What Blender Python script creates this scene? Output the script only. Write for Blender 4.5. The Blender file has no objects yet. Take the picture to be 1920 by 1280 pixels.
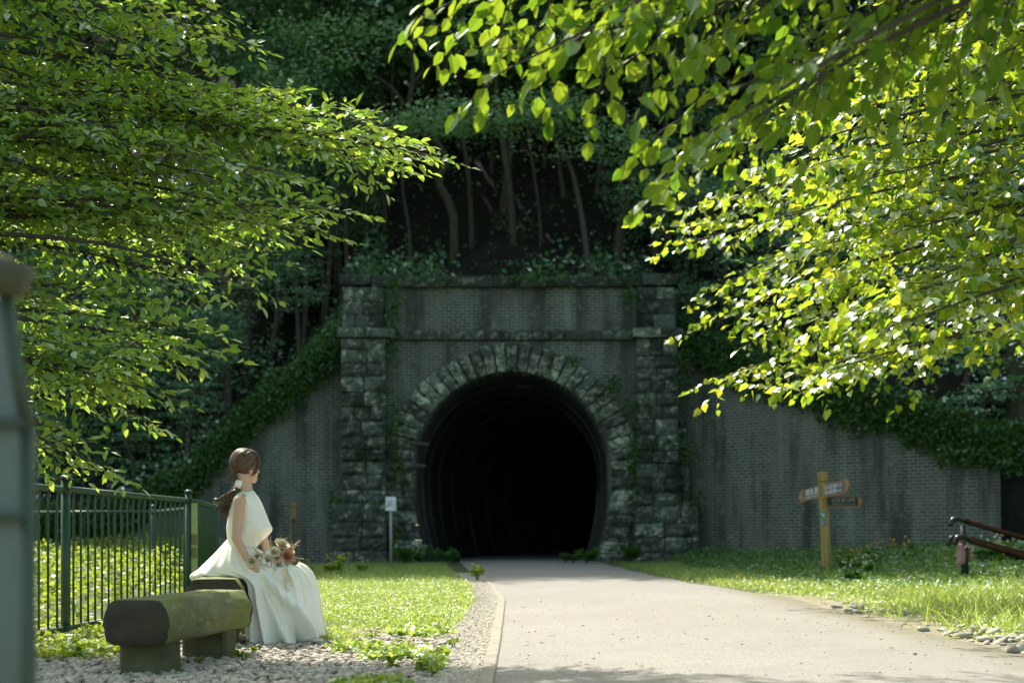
import bpy, math, random
import numpy as np
from mathutils import Vector, Matrix
random.seed(7); rng = np.random.default_rng(7)
R = math.radians
scn = bpy.context.scene

# ------------------------------------------------------------------ camera, sky, sun
F = 2667.0; HOR = 999.0; CH = 0.74
def P(px, py, Y): return np.array([(px-960)/F*Y, Y, CH-(py-HOR)/F*Y])
cam = bpy.data.cameras.new('camera'); cam.lens = 50; cam.sensor_width = 36; cam.sensor_fit = 'HORIZONTAL'
cam.shift_y = (HOR-640)/1920; cam.clip_end = 600; cam.clip_start = .05
cam.dof.use_dof = True; cam.dof.focus_distance = 9.7; cam.dof.aperture_fstop = 2.2
co = bpy.data.objects.new('camera', cam); scn.collection.objects.link(co)
co.location = (0, 0, CH); co.rotation_euler = (R(90), 0, 0); scn.camera = co
SUN_EL, SUN_AZ = 52, -30
w = bpy.data.worlds.new('World'); scn.world = w; w.use_nodes = True
nt = w.node_tree; bg = nt.nodes['Background']; sky = nt.nodes.new('ShaderNodeTexSky')
sky.sky_type = 'NISHITA'; sky.sun_disc = False; sky.sun_elevation = R(SUN_EL); sky.sun_rotation = R(SUN_AZ)
tint = nt.nodes.new('ShaderNodeMixRGB'); tint.blend_type = 'MULTIPLY'; tint.inputs[0].default_value = 1; tint.inputs[2].default_value = (1, 1.03, .84, 1)
nt.links.new(sky.outputs[0], tint.inputs[1]); nt.links.new(tint.outputs[0], bg.inputs[0]); sky.dust_density = 3; sky.ozone_density = .3; bg.inputs[1].default_value = 0.15
sl = bpy.data.lights.new('sun', 'SUN'); sl.energy = 3.9; sl.angle = R(.5); sl.color = (1, .95, .86)
so = bpy.data.objects.new('sun', sl); scn.collection.objects.link(so)
sd = Vector((math.sin(R(SUN_AZ))*math.cos(R(SUN_EL)), math.cos(R(SUN_AZ))*math.cos(R(SUN_EL)), math.sin(R(SUN_EL))))
so.rotation_euler = sd.to_track_quat('Z', 'Y').to_euler(); so.location = (-20, 30, 40)
scn.view_settings.view_transform = 'Standard'; scn.view_settings.look = 'None'
scn.view_settings.exposure = 1.08; scn.view_settings.gamma = 1
scn.cycles.max_bounces = 7; scn.cycles.diffuse_bounces = 4; scn.cycles.transmission_bounces = 4
scn.cycles.glossy_bounces = 2; scn.cycles.caustics_reflective = False; scn.cycles.sample_clamp_indirect = 6

# ------------------------------------------------------------------ helpers
C = scn.collection
def thing(name, label, cat, loc=(0,0,0), group=None):
    o = bpy.data.objects.new(name, None); C.objects.link(o); o.location = tuple(float(v) for v in loc)
    return tag(o, label, cat, group)
def tag(o, label, cat, group=None, kind=None):
    o['label'] = label; o['category'] = cat
    if group: o['group'] = group
    if kind: o['kind'] = kind
    return o
def root_loc(p):
    L = np.zeros(3)
    while p is not None: L += np.array(p.location[:]); p = p.parent
    return L
def npobj(name, V, faces, mat, parent=None, smooth=False, rnd=None, uv=None, loc=None):
    V = np.asarray(V, dtype=np.float64)
    off = root_loc(parent) if parent is not None else (np.array(loc, float) if loc is not None else np.zeros(3))
    V = V-off
    me = bpy.data.meshes.new(name)
    fl = faces if isinstance(faces, list) and len(faces) and isinstance(faces[0], np.ndarray) and faces[0].ndim == 2 else None
    if fl is None:
        tot = np.array([len(f) for f in faces], dtype=np.int32)
        idx = np.array([i for f in faces for i in f], dtype=np.int32)
    else:
        tot = np.concatenate([np.full(len(a), a.shape[1], dtype=np.int32) for a in fl])
        idx = np.concatenate([a.ravel() for a in fl]).astype(np.int32)
    me.vertices.add(len(V)); me.vertices.foreach_set('co', V.ravel().astype(np.float32))
    me.loops.add(len(idx)); me.loops.foreach_set('vertex_index', idx)
    me.polygons.add(len(tot)); st = np.zeros(len(tot), dtype=np.int32); st[1:] = np.cumsum(tot)[:-1]
    me.polygons.foreach_set('loop_start', st); me.polygons.foreach_set('loop_total', tot)
    me.polygons.foreach_set('use_smooth', np.full(len(tot), bool(smooth)))
    me.update(calc_edges=True); me.validate()
    if rnd is not None and len(rnd) == len(me.polygons):
        a = me.attributes.new('rnd', 'FLOAT', 'FACE'); a.data.foreach_set('value', np.asarray(rnd, dtype=np.float32))
    if uv is not None:
        u = me.uv_layers.new(name='UVMap'); u.data.foreach_set('uv', np.asarray(uv, dtype=np.float32)[idx].ravel())
    if mat: me.materials.append(mat)
    o = bpy.data.objects.new(name, me); C.objects.link(o)
    if parent is not None: o.parent = parent
    elif loc is not None: o.location = tuple(float(v) for v in loc)
    return o
def nrm(a):
    a = np.asarray(a, float); return a/(np.linalg.norm(a, axis=-1, keepdims=True)+1e-9)
class MB:
    def __init__(s): s.v = []; s.f = []; s.n = 0; s.r = []; s.tone = None
    def add(s, V, Fc):
        V = np.asarray(V, float); s.v.append(V); s.f += [tuple(int(i)+s.n for i in f) for f in Fc]; s.n += len(V); s.r += [s.tone if s.tone is not None else .5]*len(Fc)
    def box(s, c, size, rot=None, bev=0):
        h = np.array(size)/2; V = np.array([[x, y, z] for x in (-1, 1) for y in (-1, 1) for z in (-1, 1)])*1.0
        if bev > 0:
            pts = []; b = min(bev, min(h)*.8)
            for p in V:
                for k in range(3):
                    q = p*h - p*b; q[k] = p[k]*h[k]; pts.append(q)
            V = np.array(pts); I = lambda a, k: a*3+k
            Fc = []
            fs = {0: ((0,1,3,2), (4,6,7,5)), 1: ((0,4,5,1), (2,3,7,6)), 2: ((0,2,6,4), (1,5,7,3))}
            for k, pr in fs.items():
                for f in pr: Fc.append([I(a, k) for a in f])
            ed = [(0,1,2),(2,3,2),(4,5,2),(6,7,2),(0,2,1),(1,3,1),(4,6,1),(5,7,1),(0,4,0),(1,5,0),(2,6,0),(3,7,0)]
            for a, b2, ax in ed:
                o1, o2 = [k for k in range(3) if k != ax]
                Fc.append([I(a, o1), I(b2, o1), I(b2, o2), I(a, o2)])
            for a in range(8): Fc.append([I(a, 0), I(a, 1), I(a, 2)])
        else:
            V = V*h; Fc = [(0,1,3,2),(4,6,7,5),(0,4,5,1),(2,3,7,6),(0,2,6,4),(1,5,7,3)]
        if rot is not None: V = V @ np.array(rot).T
        s.add(V+np.array(c), Fc)
    def tube(s, pts, rad, n=8, cap=True, flat=None):
        pts = np.asarray(pts, float); m = len(pts); rad = np.broadcast_to(rad, (m,))
        T = nrm(np.gradient(pts, axis=0)); up = np.array([0, 0, 1.]) if abs(T[0][2]) < .9 else np.array([1., 0, 0])
        V = []; a = np.linspace(0, 2*np.pi, n, endpoint=False)
        B = nrm(np.cross(T[0], up))
        for i in range(m):
            B = nrm(B-T[i]*np.dot(B, T[i])); N = np.cross(B, T[i])
            V.append(pts[i]+rad[i]*(np.cos(a)[:, None]*B+(flat or 1)*np.sin(a)[:, None]*N))
        V = np.concatenate(V); Fc = []
        for i in range(m-1):
            for j in range(n): k = (j+1) % n; Fc.append((i*n+j, i*n+k, (i+1)*n+k, (i+1)*n+j))
        if cap: Fc.append(tuple(range(n))[::-1]); Fc.append(tuple((m-1)*n+j for j in range(n)))
        s.add(V, Fc)
    def ball(s, c, r, n=10, m=7, rot=None):
        r = np.broadcast_to(r, (3,)); V = [[0, 0, 1]]
        for i in range(1, m):
            t = math.pi*i/m
            for j in range(n): a = 2*math.pi*j/n; V.append([math.sin(t)*math.cos(a), math.sin(t)*math.sin(a), math.cos(t)])
        V.append([0, 0, -1]); V = np.array(V)*r
        if rot is not None: V = V @ np.array(rot).T
        Fc = [(0, 1+j, 1+(j+1) % n) for j in range(n)]
        for i in range(m-2):
            for j in range(n): a = 1+i*n; k = (j+1) % n; Fc.append((a+j, a+n+j, a+n+k, a+k))
        L = len(V)-1; a = 1+(m-2)*n
        Fc += [(L, a+(j+1) % n, a+j) for j in range(n)]
        s.add(V+np.array(c), Fc)
    def prism(s, poly, y0, y1):     # polygon in x,z extruded along y
        n = len(poly); V = [(x, y0, z) for x, z in poly]+[(x, y1, z) for x, z in poly]
        s.add(V, [tuple(range(n)), tuple(range(2*n-1, n-1, -1))]+[(i, i+n, (i+1) % n+n, (i+1) % n) for i in range(n)])
    def build(s, name, mat, parent=None, smooth=False, uvm=None, loc=None, rnd=None):
        V = np.concatenate(s.v); return npobj(name, V, s.f, mat, parent, smooth, uv=uvm(V) if uvm else None, loc=loc, rnd=s.r if s.tone is not None else rnd)
def rotz(a): c, s = math.cos(a), math.sin(a); return np.array([[c, -s, 0], [s, c, 0], [0, 0, 1.]])
def roty(a): c, s = math.cos(a), math.sin(a); return np.array([[c, 0, s], [0, 1, 0], [-s, 0, c]])
def rotx(a): c, s = math.cos(a), math.sin(a); return np.array([[1, 0, 0], [0, c, -s], [0, s, c]])
def spline(pts, n):
    pts = np.asarray(pts, float); m = len(pts)
    if m == 2: t = np.linspace(0, 1, n)[:, None]; return pts[0]*(1-t)+pts[1]*t
    t = np.linspace(0, m-1, n); i = np.minimum(t.astype(int), m-2); u = (t-i)[:, None]
    p = np.concatenate([[2*pts[0]-pts[1]], pts, [2*pts[-1]-pts[-2]]])
    a, b, c, d = p[i], p[i+1], p[i+2], p[i+3]
    return .5*((2*b)+(c-a)*u+(2*a-5*b+4*c-d)*u**2+(3*b-a-3*c+d)*u**3)
_g = rng.random((64, 64, 8))
def vnoise(x, y, k=0):
    x = np.asarray(x, float); y = np.asarray(y, float)
    xi = np.floor(x).astype(int); yi = np.floor(y).astype(int); u = x-xi; v = y-yi; u = u*u*(3-2*u); v = v*v*(3-2*v)
    g = _g[:, :, k % 8]; a = g[xi % 64, yi % 64]; b = g[(xi+1) % 64, yi % 64]; c = g[xi % 64, (yi+1) % 64]; d = g[(xi+1) % 64, (yi+1) % 64]
    return (a*(1-u)+b*u)*(1-v)+(c*(1-u)+d*u)*v

# ------------------------------------------------------------------ materials
class NM:
    def __init__(s, name):
        s.m = bpy.data.materials.new(name); s.m.use_nodes = True; s.t = s.m.node_tree; s.t.nodes.clear()
        s.out = s.t.nodes.new('ShaderNodeOutputMaterial')
    def n(s, ty, **kw):
        nd = s.t.nodes.new('ShaderNode'+ty)
        for k, v in kw.items():
            if k.startswith('i_'): nd.inputs[k[2:].replace('_', ' ')].default_value = v
            elif k.startswith('p_'): setattr(nd, k[2:], v)
        return nd
    def l(s, a, b): s.t.links.new(a, b)
    def ramp(s, src, stops):
        r = s.n('ValToRGB'); e = r.color_ramp.elements
        while len(e) < len(stops): e.new(.5)
        for k, (p, c) in enumerate(stops): e[k].position = p; e[k].color = (*c, 1) if len(c) == 3 else c
        s.l(src, r.inputs[0]); return r.outputs[0]
    def noise(s, scale, detail=4, co=None, rough=.6, dist=0):
        nd = s.n('TexNoise'); nd.inputs['Scale'].default_value = scale; nd.inputs['Detail'].default_value = detail
        nd.inputs['Roughness'].default_value = rough; nd.inputs['Distortion'].default_value = dist
        if co is not None: s.l(co, nd.inputs['Vector'])
        return nd.outputs[0]
    def mapping(s, src, scale=(1,1,1)):
        m = s.n('Mapping'); m.inputs['Scale'].default_value = scale; s.l(src, m.inputs[0]); return m.outputs[0]
    def mix(s, fac, a, b, bt='MIX'):
        m = s.n('MixRGB', p_blend_type=bt)
        for k, v in ((0, fac), (1, a), (2, b)):
            if hasattr(v, 'node'): s.l(v, m.inputs[k])
            elif k == 0: m.inputs[0].default_value = v
            else: m.inputs[k].default_value = (*v, 1)
        return m.outputs[0]
    def bump(s, h, strength=.5, dist=.02):
        b = s.n('Bump'); b.inputs['Strength'].default_value = strength; b.inputs['Distance'].default_value = dist
        s.l(h, b.inputs['Height']); return b.outputs[0]
    def pbr(s, col, rough=.7, bump=None, spec=.4, metal=0, extra=None):
        b = s.n('BsdfPrincipled'); b.inputs['Roughness'].default_value = rough
        b.inputs['Specular IOR Level'].default_value = spec; b.inputs['Metallic'].default_value = metal
        if hasattr(col, 'node'): s.l(col, b.inputs['Base Color'])
        else: b.inputs['Base Color'].default_value = (*col, 1)
        if bump is not None: s.l(bump, b.inputs['Normal'])
        for k, v in (extra or {}).items(): b.inputs[k].default_value = v
        s.l(b.outputs[0], s.out.inputs[0]); return s.m
def objco(m): return m.n('TexCoord').outputs['Object']
def geoco(m): return m.n('NewGeometry').outputs['Position']
def simple(name, c1, c2=None, scale=8, rough=.7, bump=.3, bd=.01, spec=.4, stretch=(1,1,1), metal=0, world=False):
    m = NM(name); co = m.mapping(geoco(m) if world else objco(m), stretch)
    nz = m.noise(scale, 6, co)
    col = m.ramp(nz, [(.32, c1), (.68, c2 or tuple(x*.6 for x in c1))])
    return m.pbr(col, rough, m.bump(m.noise(scale*5, 4, co), bump, bd), spec, metal)
def leafmat(name, c1, c2, t1, t2, tr=.45, rough=.38, gl=.8):
    m = NM(name); a = m.n('Attribute'); a.attribute_name = 'rnd'; f = a.outputs['Fac']
    dc = m.mix(f, c1, c2); tc = m.mix(f, t1, t2)
    d = m.n('BsdfDiffuse'); t = m.n('BsdfTranslucent'); g = m.n('BsdfGlossy'); g.inputs['Roughness'].default_value = rough
    g.inputs['Color'].default_value = (.9, .95, .9, 1)
    m.l(dc, d.inputs[0]); m.l(tc, t.inputs[0])
    mx = m.n('MixShader'); mx.inputs[0].default_value = tr; m.l(d.outputs[0], mx.inputs[1]); m.l(t.outputs[0], mx.inputs[2])
    fr = m.n('Fresnel'); fr.inputs[0].default_value = 1.38
    mu = m.n('Math', p_operation='MULTIPLY'); mu.inputs[1].default_value = gl; m.l(fr.outputs[0], mu.inputs[0])
    m2 = m.n('MixShader'); m.l(mu.outputs[0], m2.inputs[0]); m.l(mx.outputs[0], m2.inputs[1]); m.l(g.outputs[0], m2.inputs[2])
    m.l(m2.outputs[0], m.out.inputs[0]); return m.m
MAT = {}
MAT['leaf_left'] = leafmat('leaf_left', (.135,.255,.06), (.255,.37,.11), (.33,.57,.055), (.66,.77,.085), tr=.5, rough=.5, gl=.25)
MAT['leaf_linden'] = leafmat('leaf_linden', (.045,.125,.022), (.13,.225,.04), (.28,.50,.025), (.72,.75,.045), tr=.55, rough=.42, gl=.14)
MAT['leaf_over'] = leafmat('leaf_over', (.045,.12,.018), (.11,.20,.032), (.22,.43,.022), (.51,.63,.035), tr=.42, gl=.1, rough=.5)
MAT['leaf_forest'] = leafmat('leaf_forest', (.10,.24,.10), (.15,.32,.13), (.16,.38,.10), (.24,.48,.13), tr=.42, gl=.9)
MAT['leaf_maple'] = leafmat('leaf_maple', (.20,.38,.13), (.28,.46,.15), (.28,.52,.12), (.40,.60,.15), tr=.5, gl=.3)
MAT['leaf_ivy'] = leafmat('leaf_ivy', (.03,.085,.015), (.06,.14,.025), (.08,.2,.02), (.14,.27,.03), tr=.38, gl=.1, rough=.55)
MAT['grass'] = leafmat('grass', (.15,.25,.05), (.34,.42,.14), (.36,.52,.05), (.64,.72,.18), tr=.5, rough=.45, gl=.16)
MAT['weed'] = leafmat('weed', (.10,.17,.02), (.17,.23,.03), (.28,.40,.03), (.46,.54,.06), tr=.5, gl=.1, rough=.55)
MAT['cover'] = leafmat('cover_leaf', (.05,.13,.03), (.09,.19,.045), (.12,.28,.03), (.20,.36,.05), tr=.42, gl=.15, rough=.5)
MAT['dry_leaf'] = simple('dry_leaf', (.45,.32,.12), (.6,.5,.2), 20)
MAT['bark'] = simple('bark', (.10,.085,.065), (.05,.045,.035), 14, .9, .8, .02, stretch=(1,1,.25))
MAT['bark_pale'] = simple('bark_pale', (.085,.08,.05), (.04,.038,.025), 10, .9, .6, .02, stretch=(1,1,.3))
def m_brick():
    m = NM('dark_brick'); uv = m.n('TexCoord').outputs['UV']
    b = m.n('TexBrick'); m.l(uv, b.inputs[0]); b.inputs['Scale'].default_value = 1
    b.inputs['Brick Width'].default_value = .23; b.inputs['Row Height'].default_value = .078; b.inputs['Mortar Size'].default_value = .013
    b.inputs['Mortar Smooth'].default_value = .3
    b.inputs['Color1'].default_value = (.052,.062,.052,1); b.inputs['Color2'].default_value = (.095,.105,.086,1); b.inputs['Mortar'].default_value = (.25,.275,.225,1)
    big = m.noise(.55, 5, uv, .65); st = m.noise(1.0, 5, m.mapping(uv, (1.6,.22,1)), .6)
    mot = m.noise(5, 5, uv, .7)
    c = m.mix(m.ramp(big, [(.42,(0,0,0)),(.58,(.5,.5,.5))]), b.outputs[0], (.14,.15,.122))
    c = m.mix(m.ramp(st, [(.38,(.9,.9,.9)),(.5,(0,0,0))]), c, (.042,.050,.042))
    c = m.mix(m.ramp(st, [(.56,(0,0,0)),(.68,(.65,.65,.65))]), c, (.25,.27,.21))
    c = m.mix(m.ramp(mot, [(.56,(0,0,0)),(.68,(.65,.65,.65))]), c, (.24,.26,.21))
    c = m.mix(m.ramp(m.noise(1.7, 5, uv, .7), [(.6,(0,0,0)),(.72,(.5,.5,.5))]), c, (.04,.06,.025))
    c = m.mix(m.ramp(m.noise(.8, 2, uv), [(.3,(.4,.4,.4)),(.6,(0,0,0))]), c, (.095,.088,.075))
    return m.pbr(c, .85, m.bump(b.outputs['Fac'], .6, -.01), .25)
def m_stone(name, dark=1.0, lich=.5):
    m = NM(name); co = geoco(m); s3 = m.mapping(co, (1,1,1.3))
    base = m.ramp(m.noise(1.3, 6, s3, .7), [(.3,(.055*dark,.068*dark,.056*dark)),(.7,(.13*dark,.15*dark,.12*dark))])
    li = m.ramp(m.noise(4.5, 6, s3, .72, .6), [(lich,(0,0,0)),(lich+.07,(.85,.85,.85))])
    c = m.mix(li, base, (.42*dark,.45*dark,.33*dark))
    li2 = m.ramp(m.noise(16, 4, s3, .7), [(.5,(0,0,0)),(.62,(.7,.7,.7))])
    c = m.mix(li2, c, (.045,.055,.042))
    mo = m.ramp(m.noise(2.2, 6, m.mapping(co,(1,1,.6)), .7), [(.52,(0,0,0)),(.62,(.85,.85,.85))])
    c = m.mix(mo, c, (.028,.038,.014))
    at = m.n('Attribute'); at.attribute_name = 'rnd'; tn = m.ramp(at.outputs['Fac'], [(0,(.45,.45,.45)),(.5,(.85,.85,.85)),(1,(1.35,1.35,1.35))]); c = m.mix(1.0, c, tn, 'MULTIPLY')
    return m.pbr(c, .9, m.bump(m.noise(22, 6, co, .7), .8, .03), .2)
MAT['brick'] = m_brick()
MAT['stone'] = m_stone('lichen_stone', 1.0, .535); MAT['vouss'] = m_stone('voussoir_stone', 1.12, .49); MAT['coping'] = m_stone('coping_stone', .85, .54)
def m_lining():
    m = NM('tunnel_lining'); co = geoco(m)
    c = m.ramp(m.noise(1.2, 6, co, .7), [(.3,(.03,.03,.03)),(.7,(.09,.095,.09))])
    c = m.mix(m.ramp(m.noise(.9,4,m.mapping(co,(1,3,.6))), [(.55,(0,0,0)),(.65,(.7,.7,.7))]), c, (.16,.17,.17))
    return m.pbr(c, .8, m.bump(m.noise(14,5,co), .6, .03), .3)
MAT['lining'] = m_lining()
def m_road():
    m = NM('pale_path_surface'); co = geoco(m)
    big = m.noise(.35, 5, co, .6); fine = m.noise(60, 3, co, .7); mid = m.noise(3, 6, co, .65)
    c = m.ramp(big, [(.3,(.25,.238,.218)),(.7,(.322,.308,.284))])
    c = m.mix(m.ramp(fine, [(.40,(.85,.85,.85)),(.55,(0,0,0))]), c, (.20,.18,.14))
    c = m.mix(m.ramp(m.noise(140,2,co), [(.56,(0,0,0)),(.7,(.6,.6,.6))]), c, (.44,.42,.37))
    c = m.mix(m.ramp(mid, [(.52,(0,0,0)),(.7,(.5,.5,.5))]), c, (.215,.20,.17))
    st = m.noise(1.2, 5, m.mapping(co, (.35,2.2,1)), .6)
    c = m.mix(m.ramp(st, [(.58,(0,0,0)),(.72,(.3,.3,.3))]), c, (.235,.215,.18))
    sx = m.n('SeparateXYZ'); m.l(co, sx.inputs[0]); ad = m.n('Math', p_operation='MULTIPLY_ADD'); ad.inputs[1].default_value = .9; m.l(m.noise(1.4, 5, co, .7), ad.inputs[0]); m.l(sx.outputs[0], ad.inputs[2])
    mr = m.n('MapRange'); mr.inputs[1].default_value = 3.05; mr.inputs[2].default_value = 3.5; mr.inputs[4].default_value = .75; m.l(ad.outputs[0], mr.inputs[0]); c = m.mix(mr.outputs[0], c, (.17,.155,.095))
    return m.pbr(c, .9, m.bump(fine, .35, .006), .2)
MAT['road'] = m_road()
MAT['kerb'] = simple('kerb_concrete', (.32,.295,.24), (.24,.22,.175), 5, .9, .5, .01, world=True)
MAT['soil'] = simple('soil', (.20,.175,.12), (.32,.28,.21), 3, .95, .8, .03, world=True)
MAT['ground'] = simple('grass_soil', (.05,.075,.02), (.09,.10,.035), 1.5, .95, .8, .03, world=True)
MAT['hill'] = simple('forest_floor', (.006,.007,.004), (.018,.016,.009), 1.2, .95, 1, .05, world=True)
def m_rnd(name, c1, c2, rough=.85, bump=.3, sc=40):
    m = NM(name); a = m.n('Attribute'); a.attribute_name = 'rnd'
    c = m.mix(a.outputs['Fac'], c1, c2); nz = m.noise(sc, 4, objco(m)); c = m.mix(m.ramp(nz, [(.35,(.5,.5,.5)),(.6,(0,0,0))]), c, tuple(x*.55 for x in c1))
    return m.pbr(c, rough, m.bump(nz, bump, .004), .3)
MAT['gravel'] = m_rnd('gravel_stone', (.30,.265,.215), (.62,.55,.44))
MAT['rubble'] = m_rnd('rubble_stone', (.34,.31,.25), (.52,.48,.39))
MAT['moss_log'] = None
def m_log():
    m = NM('mossy_concrete_log'); co = objco(m)
    c = m.ramp(m.noise(7, 6, m.mapping(co,(1,.5,1)), .65), [(.3,(.12,.115,.06)),(.7,(.26,.25,.13))])
    g = m.ramp(m.noise(3.2, 6, m.mapping(co,(2,.6,2)), .7), [(.4,(0,0,0)),(.62,(.8,.8,.8))])
    c = m.mix(g, c, (.14,.19,.03))
    p = m.ramp(m.noise(5, 5, m.mapping(co,(3,.5,3)), .7), [(.6,(0,0,0)),(.7,(.5,.5,.5))])
    c = m.mix(p, c, (.45,.42,.28))
    return m.pbr(c, .85, m.bump(m.noise(50,5,m.mapping(co,(1,.25,1))), .5, .006), .3)
MAT['log'] = m_log()
MAT['foot'] = simple('shaded_bench_foot', (.07,.072,.035), (.12,.125,.06), 9, .9, .5, .01)  # deep shade on the bench feet is put into this dark colour
MAT['log_end'] = simple('shaded_log_end', (.035,.032,.022), (.06,.055,.03), 9, .9, .5, .01)  # log ends coloured much darker than the sides, as unlit faces
MAT['green_metal'] = simple('green_painted_steel', (.014,.05,.032), (.024,.072,.042), 6, .42, .05, .002, spec=.5)
MAT['pale_plate'] = simple('pale_green_plate', (.33,.40,.16), (.42,.47,.22), 14, .6, .1)
MAT['label_brown'] = simple('plate_label', (.17,.15,.075), (.22,.19,.09), 20, .6, .1)
MAT['wood'] = simple('weathered_wood', (.45,.31,.11), (.25,.18,.055), 12, .8, .5, .006, stretch=(1,1,.12))
MAT['wood_dim'] = simple('marker_wood', (.30,.17,.07), (.22,.13,.05), 12, .8, .4, .006, stretch=(1,1,.12))
MAT['board_dark'] = simple('sign_board_dark', (.025,.03,.025), (.04,.045,.035), 20, .5, .05)  # lower arrow board's unlit look painted in; the marker panel is dark itself
MAT['board_grey'] = simple('sign_board_grey', (.12,.115,.11), (.15,.145,.14), 20, .5, .05)
MAT['board_wood'] = simple('sign_board_edge', (.42,.22,.07), (.33,.17,.05), 15, .6, .2)
MAT['white_paint'] = simple('white_lettering', (.75,.74,.72), (.68,.67,.66), 30, .5, .02)
MAT['dim_white'] = simple('dim_lettering', (.42,.44,.38), (.35,.36,.32), 30, .6, .02)  # white dimmed in colour for lettering on the unlit lower board
MAT['sign_white'] = simple('white_sign_plate', (.85,.85,.87), (.8,.8,.82), 10, .5, .03)
MAT['pole_grey'] = simple('galvanised_pole', (.38,.36,.38), (.3,.29,.3), 10, .5, .03)
MAT['ink'] = simple('grey_ink', (.15,.17,.16), (.2,.22,.2), 10, .6, .02)
MAT['teal'] = simple('teal_sticker', (.02,.30,.19), (.03,.26,.17), 20, .4, .02)
MAT['slate'] = simple('slate_sticker', (.10,.14,.15), (.13,.17,.18), 20, .4, .02)
MAT['green_text'] = simple('marker_lettering', (.10,.17,.12), (.08,.14,.10), 20, .6, .02)
MAT['rail_brown'] = simple('brown_rail', (.010,.0065,.004), (.007,.005,.003), 8, .95, .05, .002, spec=.0, stretch=(1,1,1))
MAT['black_metal'] = simple('black_metal', (.008,.012,.010), (.015,.02,.016), 12, .22, .05, .002, spec=.6)
MAT['post_grey'] = simple('dark_post', (.03,.035,.032), (.045,.05,.045), 12, .5, .1)
MAT['pink'] = simple('pink_cloth', (.55,.30,.33), (.45,.23,.26), 20, .9, .2)
MAT['cream'] = simple('cream_cord', (.6,.58,.5), None, 20, .8, .1)
MAT['stand_green'] = simple('stand_frame', (.045,.07,.05), (.06,.085,.06), 5, .5, .05)
MAT['stand_panel'] = simple('stand_panel', (.17,.20,.20), (.11,.135,.14), 2.5, .35, .03, spec=.5)
MAT['stand_roof'] = simple('stand_cap_wood', (.10,.095,.06), (.05,.055,.035), 8, .8, .3)
MAT['skin'] = simple('skin', (.66,.43,.30), (.60,.37,.26), 6, .5, .03, .002)
MAT['hair'] = simple('brown_hair', (.045,.021,.011), (.15,.07,.034), 60, .38, .3, .003, spec=.7, stretch=(1,1,1))
def m_dress():
    m = NM('ivory_satin'); nz = m.noise(300, 2, objco(m)); c = m.ramp(m.noise(3, 3, objco(m)), [(.3,(.91,.87,.76)),(.7,(.95,.92,.82))])
    return m.pbr(c, .52, m.bump(nz, .08, .001), .35, extra={'Sheen Weight': .25})
MAT['dress'] = m_dress()

# ------------------------------------------------------------------ leaves
T_OVAL = (np.array([[0,0,0],[.3,.25,.05],[.68,.21,.03],[1,0,-.07],[.68,-.21,.03],[.3,-.25,.05]], float), [(0,1,2,3),(0,3,4,5)])
T_HEART = (np.array([[0,0,0],[.02,.36,.05],[.45,.43,.06],[1.08,0,-.08],[.45,-.43,.06],[.02,-.36,.05],[.5,0,0]], float), [(0,1,2,6),(0,6,4,5),(6,2,3,4)])
T_RH = (np.array([[0,0,0],[.45,.3,.05],[1,0,0],[.45,-.3,.05]], float), [(0,1,2,3)])
T_BLADE = (np.array([[0,-.5,0],[0,.5,0],[.6,.35,0],[.6,-.35,0],[1,0,.0]], float), [(0,1,2,3),(3,2,4,4)])
def leaves(c, d, nn, L, tmpl, wid=1.0):
    c = np.asarray(c, float); d = nrm(d); s = nrm(np.cross(nn, d)); n2 = np.cross(d, s)
    T, Fc = tmpl; L = np.broadcast_to(L, (len(c),))[:, None, None]
    V = c[:, None, :]+L*(T[None, :, 0:1]*d[:, None, :]+wid*T[None, :, 1:2]*s[:, None, :]+T[None, :, 2:3]*n2[:, None, :])
    k = len(T); base = (np.arange(len(c))*k)[:, None, None]
    q = (base+np.array(Fc)[None]).reshape(-1, 4)
    r = np.repeat(rng.random(len(c)), len(Fc))
    return V.reshape(-1, 3), q, r
def leafobj(name, parts, mat, parent=None, loc=None):
    V = []; Q = []; Rr = []; n = 0
    for v, q, r in parts: V.append(v); Q.append(q+n); Rr.append(r); n += len(v)
    return npobj(name, np.concatenate(V), [np.concatenate(Q)], mat, parent, rnd=np.concatenate(Rr), loc=loc)
def rdir(n, zbias=0, zs=1):
    a = rng.normal(size=(n, 3)); a[:, 2] = a[:, 2]*zs+zbias; return nrm(a)

# ------------------------------------------------------------------ terrain
def wallY(x):
    return np.interp(x, [-60,-30,-4.6,4.6,10.4,24,60], [37.2,37.2,37.2,37.2,30.3,27,22])
def topz(x):
    return np.interp(x, [-14,-12,-9,-4.7,-4.4,4.3,4.7,10.4,11.2,30], [0,.2,1.2,5.4,6.9,6.9,5.2,2.0,1.2,1.0])
def hill_h(x, y):
    d = np.maximum(y-wallY(x), 0)
    s = 1.0+.12*np.sin(x*.17)
    return topz(x)*np.minimum(1, d/.25+0) + s*(np.where(np.abs(x-.5) < 7, .42, 1.0)*np.minimum(d, 7)+1.15*np.clip(d-7, 0, 26))+.5*np.maximum(d-33, 0)+(vnoise(x*.4, y*.4)-.5)*.9*np.minimum(1, d/3)
def bank(x, y):   # low grassy mound right of the path
    return .34*np.clip((x-6.0)/3.0, 0, 1)*np.clip((y-17)/9, 0, 1)
ground = npobj('ground', [(-250,-60,-.012),(250,-60,-.012),(250,300,-.012),(-250,300,-.012)], [(0,1,2,3)], MAT['ground']); ground['kind'] = 'structure'
xs = np.arange(-60, 60.1, .8); ys = np.concatenate([[0], [.26], np.arange(.8, 75, .9)])
V = []; 
for yy in ys:
    Y = wallY(xs)+.3+yy; Z = hill_h(xs, Y); Z = np.where(yy == 0, np.where(np.abs(xs) < 3.3, 5.75, -.3), Z); V.append(np.stack([xs, Y, Z], 1))
V = np.concatenate(V); n = len(xs)
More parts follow.
